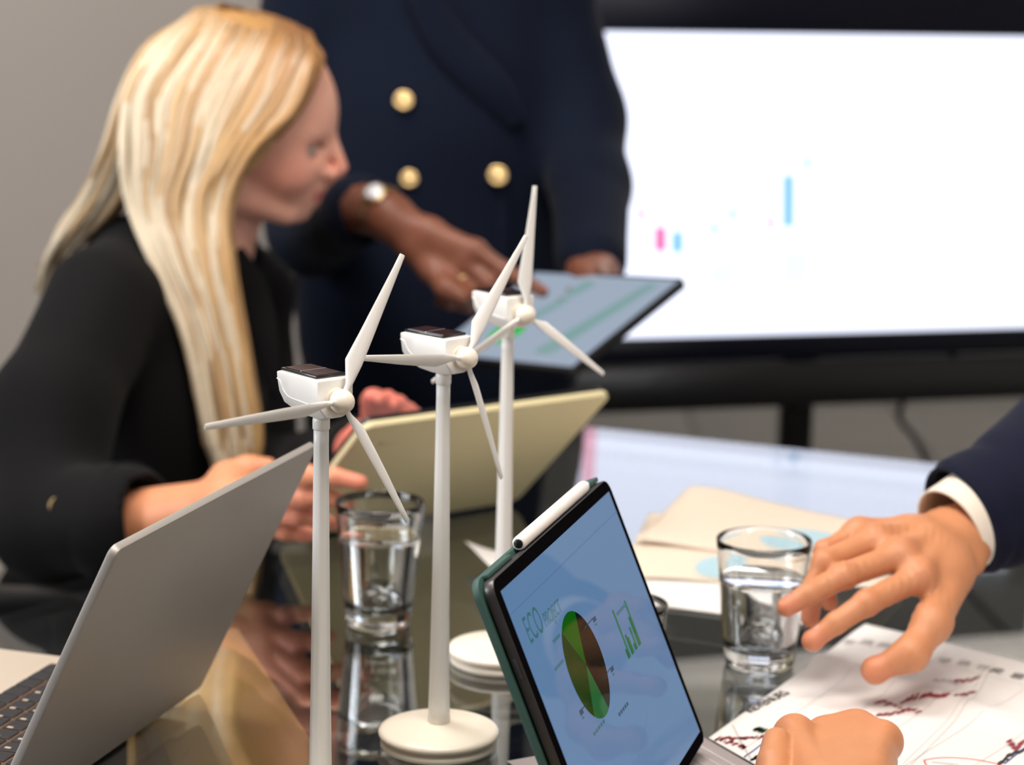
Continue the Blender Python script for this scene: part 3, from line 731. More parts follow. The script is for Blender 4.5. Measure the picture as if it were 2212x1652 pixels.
def sheet_uv(p):
    u, v = .5, .5
    for _ in range(25):
        q = (pTL * (1 - u) + pTR * u) * (1 - v) + (pBL * (1 - u) + pBR * u) * v
        du = (pTR - pTL) * (1 - v) + (pBR - pBL) * v; dv = (pBL - pTL) * (1 - u) + (pBR - pTR) * u
        A_ = np.array([[du[0], dv[0]], [du[1], dv[1]]]); s = np.linalg.solve(A_, (p - q)[:2]); u += s[0]; v += s[1]
    return u, v
def suv(u, v):
    q = (pTL * (1 - u) + pTR * u) * (1 - v) + (pBL * (1 - u) + pBR * u) * v
    q = q.copy(); q[2] += float(bump1(np.array([u]), np.array([v]))[0]) + .0003; return q
def ink_line(pts, wd_, m, name='printed_line', n=24, par=None):
    K = catmull(np.array([(a, b, 0) for a, b in pts]), n) if len(pts) > 2 else np.linspace((*pts[0], 0), (*pts[1], 0), n)
    W = np.array([suv(a, b) for a, b, _ in K]); T = np.gradient(W, axis=0); S = np.cross(T, Z); S /= np.linalg.norm(S, axis=1)[:, None] + 1e-9
    vs = np.empty((2 * n, 3)); vs[0::2] = W - S * wd_ / 2; vs[1::2] = W + S * wd_ / 2
    return mk(name, vs, [(2 * i, 2 * i + 1, 2 * i + 3, 2 * i + 2) for i in range(n - 1)], m, par or ps, smooth=False)
def pxl(pts, wd_, m, name='printed_line', n=20): return ink_line([onsheet(*p) for p in pts], wd_, m, name, n)
for k in range(9):          # faint grid lines running down the sheet
    u = .10 + k * .105; ink_line([(u, .07), (u, .98)], .0005, m_inkg, 'grid_line')
ink_line([(.02, .16), (.98, .16)], .0005, m_inkg, 'grid_line')
# pale blue wash on the right
for (a, b) in (((.66, .03), (.98, .98)),):
    n = 26; U, W_ = np.meshgrid(np.linspace(0, 1, n), np.linspace(0, 1, n)); vs = []
    for uu, vv in zip(U.ravel(), W_.ravel()): 
        q = suv(.60 + .03 * math.sin(5 * vv) + (.38) * uu, .10 + .88 * vv); q[2] -= .00015; vs.append(q)
    mk('printed_area', vs, [(j * n + i, (j + 1) * n + i, (j + 1) * n + i + 1, j * n + i + 1) for j in range(n - 1) for i in range(n - 1)], m_inkpb, ps)
pxl([(1968, 1652), (2060, 1560), (2110, 1500), (2140, 1440)], .0007, m_inkg); pxl([(1950, 1650), (2046, 1556), (2096, 1498), (2128, 1440)], .0004, m_inkg)
def candle(trace, m, seed, h0=4, step=9):
    rs = random.Random(seed); T_ = catmull(np.array([(a, b, 0) for a, b in trace]), 400); L_ = 0; last = T_[0]; bm_v = []; bm_f = []
    for q in T_:
        if np.linalg.norm(q - last) < step * .6 and L_: continue
        last = q; L_ = 1; u, v = onsheet(q[0] + rs.uniform(-2, 2), q[1] + rs.uniform(-2.5, 2.5)); hw = rs.uniform(.0016, .0038); hh = rs.uniform(.0007, .0016)
        c = suv(u, v); du = nrm(suv(u + .01, v) - c); dv = nrm(suv(u, v + .01) - c); k = len(bm_v)
        for a, b in ((-1, -1), (1, -1), (1, 1), (-1, 1)): bm_v.append(c + dv * a * hw + du * b * hh)
        bm_f.append((k, k + 1, k + 2, k + 3))
        for a, b in ((-1, -1), (1, -1), (1, 1), (-1, 1)): bm_v.append(c + dv * a * hw * 1.8 + du * b * .0002)
        bm_f.append((k + 4, k + 5, k + 6, k + 7))
    o = mk('candlestick_chart', bm_v, bm_f, m, ps, smooth=False); o['kind'] = 'stuff'
candle([(1895, 1516), (1925, 1521), (1955, 1535)], m_inkr, 1); candle([(1945, 1516), (1985, 1508), (2050, 1502)], m_inkr, 2)
candle([(2065, 1504), (2085, 1500), (2105, 1492)], m_inkr, 3, step=5); candle([(2065, 1472), (2090, 1470), (2115, 1464)], m_inkr, 4, step=6)
candle([(2020, 1468), (2045, 1472), (2070, 1476)], m_inkg, 5); candle([(1895, 1543), (1925, 1542), (1960, 1534), (1990, 1538)], m_inkr, 6)
candle([(1550, 1598), (1575, 1603), (1600, 1612), (1612, 1616)], m_inkr, 7); candle([(1548, 1596), (1600, 1594), (1650, 1592)], m_inkr, 8)
candle([(1626, 1641), (1638, 1636), (1650, 1643)], m_ink, 9, step=4); candle([(1630, 1575), (1640, 1577), (1655, 1580)], m_inkgr, 10, step=3)
candle([(2180, 1600), (2195, 1615), (2212, 1600)], m_inkr, 11, step=4); candle([(2160, 1650), (2185, 1630), (2212, 1620)], m_ink, 12, step=4)
pxl([(1582, 1566), (1600, 1602), (1622, 1640)], .0022, m_inkg); pxl([(1607, 1636), (1632, 1618), (1668, 1590)], .0012, m_inkb)
pxl([(2170, 1650), (2195, 1630), (2225, 1605)], .0011, m_inkb)
EL = [(1996, 1642), (2030, 1637), (2080, 1638), (2130, 1645), (2160, 1654), (2110, 1662), (2050, 1664), (2005, 1655), (1996, 1642)]
pxl(EL, .0012, m_inkred, 'red_ellipse', 40); pxl([(2012, 1646), (2070, 1652)], .002, m_inkg)
for (x, y), s in zip(((1838, 1384), (1878, 1384), (1915, 1390), (2046, 1424), (2089, 1430), (2130, 1440), (2160, 1447), (2206, 1458)), ('10', '20', '30', '40', '50', '60', '70', '80')):
    u, v = onsheet(x, y + 10); q = suv(u, v); text_mesh('axis_text', s, .013, m_inkm if x > 2150 else m_inkg, ps, q + Z * .0004, -nrm(pTL - pBL) * -1, -nrm(np.cross(Z, nrm(pTL - pBL))) * -1, bold=.0005)
a = suv(*onsheet(1622, 1541)); b = suv(*onsheet(1716, 1494)); rx = nrm(b - a)
text_mesh('title_text', 'REVENUES', np.linalg.norm(b - a) / 5.1, m_ink, ps, a + Z * .0005, rx, np.cross(Z, rx), bold=.0001)
# second sheet below, in front
q0 = PZ(1520, 1592, TZ + .0008); dirq = nrm(PZ(1629, 1649, TZ + .0008) - PZ(1531, 1593, TZ + .0008)); qn = nrm(np.cross(dirq, Z))
s2 = thing('report_sheet', 'grey lilac text sheet lying below the chart sheet in front of the tablet', 'paper', q0)
A_ = q0 - dirq * .02 ; 
v, f = grid_sheet(A_ + V(0, 0, 0), A_ + dirq * .30, A_ + dirq * .30 + qn * .15, A_ + qn * .15, lambda u, v: 0 * u, 4, 4, .0003)
p2 = mk('sheet', v, f, mat('lilac_paper', lin(190, 180, 182), .8), s2)
for k in range(8):
    a = A_ + dirq * .03 + qn * (.012 + k * .009) + Z * .0002; b = a + dirq * (.2 - .03 * (k % 3)); q = qn * .0008
    mk('text_line', [a - q, b - q, b + q, a + q], [(3, 2, 1, 0)], m_inkg, p2, smooth=False)
# far stack of sheets
def loose(label, px4, zs, lift, m, marks=(), grp='loose sheets on the far side of the table'):
    A, B, C_, D = [PZ(x, y, TZ + zs) for x, y in px4]
    t = thing('paper_sheet', label, 'paper', (D[0], D[1], TZ), group=grp)
    v, f = grid_sheet(A, B, C_, D, lift, 24, 24, .0004)
    s = mk('sheet', v, f, m, t)
    for (cu_, cv2, ru_, rv_, mm) in marks:
        n = 20; vs = []
        for a in [None] + list(np.linspace(0, 2 * PI, n + 1)[:-1]):
            uu = cu_ + (ru_ * math.cos(a) if a is not None else 0); vv = cv2 + (rv_ * math.sin(a) if a is not None else 0)
            p = (A * (1 - uu) + B * uu) * (1 - vv) + (D * (1 - uu) + C_ * uu) * vv; p = p.copy(); p[2] += float(lift(np.array([uu]), np.array([vv]))[0]) + .0006; vs.append(p)
        mk('printed_shape', vs, [(0, i + 1, (i + 1) % n + 1) for i in range(n)], mm, s)
    return t
loose('white sheet at the bottom of the far paper stack, nearest the tablet', [(1350, 1190), (1800, 1235), (1740, 1352), (1380, 1305)], .001, lambda u, v: .001 + .004 * np.exp(-((v - .55) / .3) ** 2), m_paper)
loose('cream sheet with a pale blue blob left of the tall water glass', [(1402, 1112), (1990, 1172), (1900, 1275), (1335, 1250)], .006, lambda u, v: .002 + .004 * (1 - v) * np.sin(3 * u + .3) ** 2 + .001 * np.sin(9 * u), m_paper2, [(.36, .80, .09, .16, m_inklb), (.62, .86, .05, .12, m_inklb)])
loose('cream sheet on top of the far paper stack with a peaked corner', [(1490, 1062), (1960, 1140), (1880, 1222), (1372, 1170)], .012, lambda u, v: .0015 + .006 * np.exp(-((u - .1) / .2) ** 2 - (v / .4) ** 2) + .002 * np.sin(6 * u + 2 * v), m_paper2, [(.66, .62, .2, .24, m_inklb)])
loose('white sheet corner poking out left of the green tablet behind the rear turbine', [(1004, 1206), (1200, 1212), (1240, 1275), (1058, 1262)], .0012, lambda u, v: .001 + .016 * (1 - u) ** 2 * (v < 2), m_paper)

# ================================================================ PEOPLE
def skin_cols(v, base, warm=None, marks=()):
    c = np.repeat(np.array(base[:3])[None], len(v), 0)
    for (p, r, col, k) in marks:        # own colour of lips, brows, knuckles ...
        p = np.asarray(p, float)
        if p.ndim == 2:
            ba = p[1] - p[0]; t = np.clip((v - p[0]) @ ba / (ba @ ba), 0, 1); d = np.linalg.norm(v - p[0] - t[:, None] * ba, axis=1)
        else: d = np.linalg.norm(v - p, axis=1)
        m = np.clip(1.5 - d / r, 0, 1)[:, None] * k; c = c * (1 - m) + np.array(col[:3]) * m
    return c
class Frame:
    def __init__(s, o, fw, up, sc=1.0):
        s.o = V(*o); s.f = nrm(fw); s.u = nrm(V(*up) - s.f * np.dot(up, s.f)); s.l = np.cross(s.u, s.f); s.s = sc
    def __call__(s, x, y, z): return s.o + s.s * (s.f * x + s.l * y + s.u * z)
    @property
    def ax(s): return [s.f, s.l, s.u]
def head_sdf(F, neck_to=None, prof=None):
    s = F.s; S = SDF()
    p = dict(fore=(.082, .046), nas=(.090, .026), tip=(.113, -.017), nb=(.093, -.028), ul=(.0885, -.0455), ll=(.0855, -.0565), chin=(.074, -.078), chb=(.060, -.080))
    if prof: p.update(prof)
    S.ell(F(-.012, 0, .045), V(.100, .077, .088) * s, ax=F.ax)
    S.ell(F(.030, 0, -.004), V(.060, .060, .076) * s, .03 * s, ax=F.ax)
    S.ell(F(p['fore'][0] - .035, 0, p['fore'][1] - .004), V(.036, .050, .036) * s, .02 * s, ax=F.ax)
    for y in (-1, 1):
        S.cap(F(-.012, y * .052, -.052), F(.052, y * .020, -.074), .017 * s, .013 * s, .02 * s)        # jaw
        S.ell(F(.054, y * .034, -.022), V(.024, .022, .024) * s, .018 * s, ax=F.ax)                     # cheek
    S.cap(F(p['chin'][0] - .012, 0, p['chin'][1] + .006), F(p['chb'][0], 0, p['chb'][1] + .010), .0135 * s, .014 * s, .014 * s)
    S.ell(F(.062, 0, -.046), V(.022, .028, .024) * s, .014 * s, ax=F.ax)                                  # muzzle
    for y in (-1, 1):
        S.ell(F(.089, y * .033, .004), V(.017, .016, .0125) * s, .012 * s, ax=F.ax, sub=True)             # eye socket
        S.cap(F(.078, y * .010, .022), F(.070, y * .042, .021), .0075 * s, .006 * s, .010 * s)           # brow
    S.cap(F(p['nas'][0] - .006, 0, p['nas'][1]), F(p['tip'][0] - .0075, 0, p['tip'][1] + .001), .0060 * s, .0068 * s, .006 * s)
    S.cap(F(p['nb'][0] - .004, 0, p['nb'][1] + .004), F(p['tip'][0] - .012, 0, p['tip'][1] - .004), .0072 * s, .0070 * s, .006 * s)
    for y in (-1, 1): S.ell(F(p['tip'][0] - .018, y * .0125, p['tip'][1] - .006), V(.0095, .006, .0075) * s, .005 * s, ax=F.ax)
    for y in (-1, 1):
        S.cap(F(p['ul'][0] - .006, 0, p['ul'][1]), F(p['ul'][0] - .020, y * .020, p['ul'][1] - .004), .0062 * s, .004 * s, .004 * s)
        S.cap(F(p['ll'][0] - .007, 0, p['ll'][1]), F(p['ll'][0] - .020, y * .018, p['ll'][1] + .006), .0066 * s, .004 * s, .004 * s)
    S.cap(F(p['ul'][0] - .001, -.018, -.0512), F(p['ul'][0] - .001, .018, -.0512), .0012 * s, .0012 * s, .003 * s, sub=True)
    for y in (-1, 1):
        S.ell(F(-.012, y * .078, -.008), V(.018, .007, .030) * s, .006 * s, ax=F.ax)
        S.ell(F(-.006, y * .085, -.004), V(.009, .006, .016) * s, .004 * s, ax=F.ax, sub=True)
    if neck_to is not None: S.cap(F(-.026, 0, -.05), neck_to, .050 * s, .060 * s, .025 * s)
    return S, p
def head_marks(F, p, lips, brow, s):
    M_ = []
    M_.append(((F(p['ul'][0] - .002, -.016, -.052), F(p['ul'][0] - .002, .016, -.052)), .0075 * s, lips, .8))
    for y in (-1, 1): M_.append(((F(.083, y * .018, .009), F(.076, y * .042, .006)), .0045 * s, brow, .8))
    for y in (-1, 1): M_.append(((F(.083, y * .012, .023), F(.072, y * .044, .022)), .0055 * s, brow, .55))
    return M_
def eyes(F, par, s, lid=True):
    for y in (-1, 1):
        c = F(.0695, y * .0290, .003)
        v, f = lathe([(0, -.0105)] + [(.0105 * math.cos(a), .0105 * math.sin(a)) for a in np.linspace(-1.3, 1.3, 12)] + [(0, .0105)], 20)
        v = v * s
        e = mk('eye', c + v[:, :1] * F.l + v[:, 1:2] * F.u + v[:, 2:3] * F.f, f, m_eye, par)
        d = c + F.f * .0104 * s; q = [(.0, .0002), (.0025, 0), (.005, -.0006)]
        v, f = lathe([(0, .0006), (.003, .0004), (.0052, -.0012)], 18); v = v * s
        g = nrm(F.f * .93 - F.u * .32 ); cc_ = c + g * .0099 * s; a1 = nrm(np.cross(g, F.u)); a2 = np.cross(g, a1)
        mk('iris', cc_ + v[:, :1] * a1 + v[:, 1:2] * a2 + v[:, 2:3] * g, f, m_iris, e)
def hand_sdf(wr, fingers, thumb, rad=.0092, palm=.0150, wrist=.025, k=.006, back=None):
    S = SDF()
    for i, fg in enumerate(fingers):
        r0 = [1.0, 1.04, 1.0, .88][i] * rad
        S.cap(wr + (fg[0] - wr) * .12 , fg[0], palm, r0 * 1.18, .014)
        S.chain(fg, [r0 * 1.16, r0 * 1.04, r0 * .93, r0 * .80][:len(fg)], k * .5)
        S.ell(fg[1], V(1, 1, 1) * r0 * 1.03, .005)
        S.ell(fg[0] + (back if back is not None else 0) * .002, V(1, 1, 1) * r0 * 1.04, .012)
    for a, b in zip(fingers, fingers[1:]):
        S.cap((wr + a[0]) / 2, (wr + b[0]) / 2, palm * .95, palm * .95, .01)
    if thumb is not None: S.chain(thumb, [rad * 1.7, rad * 1.45, rad * 1.25, rad * 1.0], .012)
    return S
def finger_nail(parent, tip, prev, up, r, m):
    ax = nrm(tip - prev); up = nrm(up - ax * np.dot(up, ax)); sd = np.cross(ax, up); vs = []; n = 6
    for i in range(n):
        for j in range(n):
            a = (j / (n - 1) - .5) * 1.9; t = (i / (n - 1) - .75) * 1.5 * r * 1.1; k = 1 - .12 * (i / (n - 1)) ** 3
            vs.append(tip + ax * t + (sd * math.sin(a) * .82 + up * math.cos(a) * 1.02) * r * k * .98)
    return mk('fingernail', vs, [(i * n + j, i * n + j + 1, (i + 1) * n + j + 1, (i + 1) * n + j) for i in range(n - 1) for j in range(n - 1)], m, parent)
def sleeve(name, pts, rad, m, par, n=40, seg=28, flat=.85, seed=0, open_end=True, wob=.05, thick=.003, nref=None):
    r = np.random.default_rng(seed); ph = r.random(8) * 6.28
    K = catmull(pts, n); R = np.interp(np.linspace(0, 1, n), np.linspace(0, 1, len(rad)), rad)
    L_ = np.concatenate([[0], np.cumsum(np.linalg.norm(np.diff(K, axis=0), axis=1))]); Lm = L_[-1]
    def wb(t, a):
        s = t * Lm
        return 1 + wob * (.5 * np.sin(s * 110 + 2.2 * np.sin(a + ph[0]) + ph[1]) * (.5 + .5 * np.sin(a + ph[2] + 14 * s)) + .5 * np.sin(s * 63 + 2 * a + ph[3]) + .3 * np.sin(3 * a + ph[4] + 20 * s))
    v, f = sweep(K, R, seg, flat, nref, caps=False, wob=wb)
    K2 = K[::-1]; v2, f2 = sweep(K2, R[::-1] - thick, seg, flat, nref, caps=False, wob=lambda t, a: wb(1 - t, -a))
    # inner wall reuses the outer one shrunk towards the axis, rims closed
    c = np.repeat(K, seg, 0); vi = c + (v - c) * (1 - thick / np.repeat(R, seg)[:, None]); N = len(v)
    F_ = [tuple(q) for q in f] + [tuple(int(i) + N for i in q[::-1]) for q in f]
    for j in range(seg):
        j2 = (j + 1) % seg; b = (n - 1) * seg; F_ += [(b + j, b + j2, b + j2 + N, b + j + N), (j2, j, j + N, j2 + N)]
    return mk(name, np.vstack([v, vi]), F_, m, par)
def sdf_obj(name, S, h, m, par, noise=None, it=2, cols=None):
    v, f = S.mesh(h, noise, pad=.03); v = relax(v, f, it); return mk(name, v, f, m, par, cols=cols)
def disc_button(name, c, n, r, m, par, th=.003):
    n = nrm(n); a = nrm(np.cross(n, (0.1, .2, 1))); b = np.cross(n, a)
    v, f = lathe([(0, -th), (r * .85, -th), (r, -th * .3), (r, th * .3), (r * .92, th * .7), (r * .75, th * .45), (r * .3, th * .8), (0, th)], 28)
    return mk(name, c + v[:, :1] * a + v[:, 1:2] * b + v[:, 2:3] * n, f, m, par)
def lock_mesh(curves, cols, seg=5):
    VS, FS, CS = [], [], []; k = 0
    for (pts, rad, flat, nref), c in zip(curves, cols):
        v, f = sweep(pts, rad, seg, flat, nref, caps=False); VS.append(v); FS.append(f + k); k += len(v)
        CS.append(np.repeat(np.array(c)[None, :3], len(v), 0) if np.ndim(c) == 1 else np.repeat(np.array(c), seg, 0))
    return np.vstack(VS), np.vstack(FS), np.vstack(CS)

def bridge(parts, links, col):
    """joins the separately meshed head and arms into one body: an inner arm tube, its end rings stitched to both"""
    v, f, c = joinf(parts); off = np.cumsum([0] + [len(p[0]) for p in parts]); VV, FF_, CC = [v], [f], [c]; k = len(v)
    for ia, ib, pts, r in links:
        tv, tf = sweep(catmull(pts, 18), r, 10, caps=False); VV.append(tv); FF_.append(tf + k); CC.append(np.repeat(np.array(col[:3])[None], len(tv), 0))
        for isl, ring in ((ia, 0), (ib, 17 * 10)):
            sel = f[(f[:, 0] >= off[isl]) & (f[:, 0] < off[isl + 1])]; d = np.linalg.norm(v[sel[:, 0]] - tv[ring], axis=1); q = sel[np.argmin(d)]
            FF_.append(np.array([[k + ring, k + ring + 1, q[1], q[0]]]))
        k += len(tv)
    return np.vstack(VV), np.vstack(FF_), np.vstack(CC)
# ---------------------------------------------------------------- seated blonde woman
SK_W = lin(232, 174, 152)
W = thing('person', 'seated woman with long blonde hair and black blazer in profile, holding the cream tablet', 'person', (-.42, 2.40, .0))
HY = 2.40; pxm = np.linalg.norm(P(700, 300, HY) - P(600, 300, HY)) / 100
FW = Frame(P(543, 298, HY), (.985, -.10, -.13), (.10, -.10, 1), .985)
neck_b = P(430, 560, 2.43)
S, pr = head_sdf(FW, neck_b)
v, f = S.mesh(.0026, pad=.015); v = relax(v, f, 1)
hd = (v, f, skin_cols(v, SK_W, marks=head_marks(FW, pr, lin(186, 88, 92), lin(120, 80, 60), FW.s) + [(FW(.055, -.045, -.02), .03, lin(222, 128, 108), .35), (FW(.105, 0, -.02), .016, lin(224, 128, 112), .4)]))
# right arm (near) and hand
elb = P(120, 1170, 2.05); wrs = P(485, 1088, 1.93)
F1 = [P(590, 1055, 1.88), P(665, 1028, 1.85), P(725, 1030, 1.84), P(778, 1042, 1.835)]
F2 = [P(588, 1085, 1.885), P(660, 1072, 1.855), P(705, 1074, 1.85), P(745, 1086, 1.85)]
F3 = [P(582, 1112, 1.89), P(645, 1112, 1.87), P(682, 1118, 1.87), P(712, 1130, 1.87)]
F4 = [P(572, 1135, 1.90), P(618, 1146, 1.89), P(650, 1152, 1.89), P(682, 1156, 1.89)]
TH_ = [P(505, 1070, 1.93), P(500, 1035, 1.95), P(535, 1014, 1.955), P(578, 1008, 1.955)]
S = hand_sdf(wrs, [F1, F2, F3, F4], TH_, .0088, .014); S.cap(elb + (wrs - elb) * .2, wrs, .038, .0235, .02)
S.cap(P(500, 1060, 1.93), P(486, 1028, 1.95), .014, .012, .01)
v, f = S.mesh(.0022); v = relax(v, f, 1); hr = (v, f, skin_cols(v, lin(216, 146, 108), marks=[(F1[3], .02, lin(214, 120, 110), .5), (F3[2], .05, lin(214, 128, 116), .5)]))
# left hand behind the top edge of the tablet
wl_ = P(790, 960, 2.10); q = lambda a, b, y: P(a, b, y)
LF = [[P(845, 930, 2.02), P(850, 880, 1.99), P(838, 860, 1.965), P(822, 862, 1.95)], [P(860, 935, 2.02), P(872, 888, 1.99), P(862, 872, 1.97), P(850, 874, 1.955)], [P(875, 942, 2.03), P(892, 900, 2.0), P(884, 888, 1.98), P(872, 890, 1.965)], [P(888, 952, 2.04), P(905, 916, 2.01), P(900, 906, 1.995), P(890, 908, 1.98)]]
S = hand_sdf(wl_, LF, [P(815, 925, 2.06), P(812, 890, 2.03), P(808, 868, 2.0), P(803, 856, 1.98)], .0082, .013); elL = P(560, 1080, 2.42); S.cap(elL, wl_, .034, .023, .02)
v, f = S.mesh(.0026); v = relax(v, f, 1); hl = (v, f, skin_cols(v, lin(214, 120, 104)))
v, f, c_ = bridge([hd, hr, hl], [(0, 1, [neck_b + V(0, 0, .01), P(300, 660, 2.33), P(150, 880, 2.16), elb + (wrs - elb) * .1], .03), (0, 2, [neck_b + V(0, 0, .01), P(520, 660, 2.6), P(550, 900, 2.5), elL], .03)], SK_W); bw_ = mk('body', v, f, m_skin, W, cols=c_)
eyes(FW, bw_, FW.s)
v, f = lathe([(0, -.004), (.003, -.003), (.0042, 0), (.003, .003), (0, .004)], 16); mk('earring', v + FW(-.014, -.086, -.044), f, m_silver, W)
# blazer
S = SDF()
chest = P(330, 860, 2.42)
S.ell(P(350, 810, 2.43), (.110, .185, .19), .05)
S.ell(P(330, 1050, 2.43), (.115, .165, .20), .06)
S.cap(P(330, 1150, 2.42), P(300, 1420, 2.42), .13, .15, .06)
S.cap(P(400, 550, 2.50), P(270, 640, 2.32), .050, .056, .05)
S.cap(P(440, 545, 2.46), P(520, 640, 2.62), .050, .058, .05)
shR = P(226, 655, 2.27); S.cap(shR, P(108, 900, 2.14), .062, .060, .03); S.cap(P(108, 900, 2.14), P(108, 1130, 2.06), .060, .056, .03)
S.cap(P(108, 1130, 2.06), P(272, 1118, 1.985), .056, .050, .02)
S.cap(P(530, 650, 2.62), P(560, 1040, 2.45), .055, .050, .03); S.cap(P(560, 1040, 2.45), P(700, 1010, 2.24), .048, .042, .02); S.cap(P(700, 1010, 2.24), P(772, 970, 2.14), .040, .034, .02)
S.cap(P(285, 1115, 1.98), P(560, 1090, 1.91), .036, .034, .006, sub=True)
S.cap(P(520, 420, 2.46), P(470, 600, 2.44), .046, .040, .02, sub=True)
sdf_obj('blazer', S, .0055, m_blk, W, folds(.0035, 44, 2, (.4, .1, .9)))
cf = [P(215, 1128, 2.02), P(250, 1122, 2.0), P(292, 1112, 1.985)]
sleeve('rolled_cuff', cf, [.052, .054, .052], m_blk, W, 14, 28, 1, 5, wob=.03, thick=.006)
disc_button('button', P(127, 1093, 1.985), V(0, 0, CAMZ) - P(127, 1093, 1.985), .0095, m_gold, W)
# lapel
lp = catmull([P(488, 500, 2.40), P(535, 600, 2.37), P(570, 720, 2.33), P(590, 860, 2.31)], 24)
v, f = sweep(lp, [.004 + .012 * math.sin(PI * i / 23) for i in range(24)], 10, .35, (1, 0, .2)); mk('lapel', v, f, m_blk, W)
# trousers, shoes
S = SDF(); hipW = V(-.44, 2.44, .50)
for s in (-1, 1):
    k_ = V(-.06, 2.44 + s * .10, .52); S.cap(hipW + V(0, s * .09, 0), k_, .088, .066, .04); S.cap(k_, V(-.08, 2.44 + s * .10, .10), .062, .045, .02)
S.ell(hipW + V(-.02, 0, .03), (.14, .18, .13), .05)
sdf_obj('trousers', S, .010, m_blk, W, folds(.003, 30, 4))
for s in (-1, 1):
    S = SDF(); S.cap(V(-.10, 2.44 + s * .10, .05), V(.06, 2.44 + s * .10, .032), .036, .026, .02); S.cap(V(-.10, 2.44 + s * .10, .03), V(-.09, 2.44 + s * .10, .10), .032, .036, .02)
    sdf_obj('shoe', S, .006, m_black, W)
# hair: cap plus locks
S = SDF(); S.ell(FW(-.022, 0, .047), V(.098, .079, .091) * FW.s, ax=FW.ax)
S.ell(FW(-.045, 0, 0), V(.078, .080, .095) * FW.s, .03, ax=FW.ax)
S.ell(FW(.095, 0, -.035), V(.085, .12, .088) * FW.s, .012, ax=FW.ax, sub=True)
S.ell(FW(.105, 0, .03), V(.050, .1, .055) * FW.s, .01, ax=FW.ax, sub=True)
hairW = sdf_obj('hair_cap', S, .005, m_hairbase, W)
locks = []; lc = []
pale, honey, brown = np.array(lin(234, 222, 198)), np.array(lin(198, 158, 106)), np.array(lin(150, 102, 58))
rs = np.random.default_rng(11)
def lp_(a, b, t): return a + (b - a) * t
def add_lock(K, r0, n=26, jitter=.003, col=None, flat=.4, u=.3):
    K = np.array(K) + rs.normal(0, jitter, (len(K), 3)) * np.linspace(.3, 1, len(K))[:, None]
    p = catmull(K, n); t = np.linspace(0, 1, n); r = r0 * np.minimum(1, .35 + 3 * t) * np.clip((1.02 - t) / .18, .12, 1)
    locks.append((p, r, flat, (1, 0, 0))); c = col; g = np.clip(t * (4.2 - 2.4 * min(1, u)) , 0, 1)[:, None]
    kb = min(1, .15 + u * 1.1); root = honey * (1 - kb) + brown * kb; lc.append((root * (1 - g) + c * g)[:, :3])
def pickcol(u):  # strand tones, with light at the back and shade near the face painted in
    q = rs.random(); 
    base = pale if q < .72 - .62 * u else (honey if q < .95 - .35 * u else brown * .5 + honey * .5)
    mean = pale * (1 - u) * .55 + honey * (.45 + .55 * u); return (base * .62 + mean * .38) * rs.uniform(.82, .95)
for i in range(560):        # near-side mass falling in front of the shoulder
    u = rs.random(); y = rs.random()                     # u back->face, y inner->outer layer
    o = -.016 * y
    K = [P(lp_(425, 672, u) , 14 + 62 * u ** 2.4 + 8 * (1 - u) ** 2 - 5 * y, HY + .012 + rs.uniform(-.01, .01)), P(lp_(395, 684, u), 46 + 66 * u ** 2, HY - .032 + o),
         P(lp_(338, 680, u), lp_(105, 140, u), HY - .060 + o), P(lp_(278, 640, u), lp_(200, 240, u), HY - .083 + o),
         P(lp_(262, 545, u ** .8), 330, HY - .096 + o), P(lp_(282, 498, u), 440, HY - .098 + o), P(lp_(330, 497, u), 560, HY - .112 + o),
         P(lp_(400, 520, u), 720, HY - .125 + o), P(lp_(432, 548, u), 860, HY - .135 + o), P(lp_(452, 560, u) + rs.normal(0, 4), 960, HY - .14 + o),
         P(lp_(478, 545, u) + rs.normal(0, 7), rs.uniform(1000, 1056), HY - .145 + o)]
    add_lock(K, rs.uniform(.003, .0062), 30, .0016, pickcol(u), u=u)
for i in range(330):        # mass over the back
    u = rs.random(); y = rs.random(); o = .07 * y
    K = [P(lp_(410, 520, u), lp_(36, 20, u), HY - .01 + .02 * y), P(lp_(318, 400, u), lp_(100, 90, u), HY - .06 + o), P(lp_(262, 330, u), 210, HY - .075 + o),
         P(lp_(226, 300, u), 320, HY - .07 + o), P(lp_(188, 280, u), 410, HY - .05 + o), P(lp_(140, 240, u ** 1.2), lp_(490, 470, u), HY - .035 + o), P(lp_(104, 190, u ** 1.4), lp_(560, 520, u), HY - .02 + o), P(lp_(80, 140, u ** 1.4), rs.uniform(580, 640), HY + .0 + o)]
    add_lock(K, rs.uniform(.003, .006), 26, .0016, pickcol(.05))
for i in range(110):        # far side
    u = rs.random(); z = rs.uniform(0, .01)
    K = [FW(lp_(-.05, .060, u), .0, .142 - .040 * u ** 2), FW(lp_(-.085, .060, u), .050, .115 - .035 * u), FW(lp_(-.12, .045, u), .088 + z, .04), FW(lp_(-.12, .0, u), .098 + z, -.04), FW(lp_(-.13, -.03, u), .10 + z, -.13), FW(lp_(-.15, -.03, u), .11, -.24 - rs.random() * .08)]
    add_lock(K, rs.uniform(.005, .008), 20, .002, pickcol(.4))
for i in range(46):         # fringe locks along the hairline
    u = rs.random()
    K = [P(lp_(560, 670, u), lp_(48, 84, u), HY - .02), P(lp_(640, 694, u), lp_(110, 120, u), HY - .045), P(lp_(600, 682, u), lp_(190, 165, u), HY - .077), P(lp_(545, 640, u), lp_(270, 245, u), HY - .086), P(lp_(505, 560, u), 335, HY - .09), P(lp_(494, 512, u), 400, HY - .094)]
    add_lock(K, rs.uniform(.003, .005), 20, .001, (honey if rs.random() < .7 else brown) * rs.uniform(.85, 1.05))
v, f, c_ = lock_mesh(locks, lc); mk('hair', v, f, m_hair, W, cols=c_)

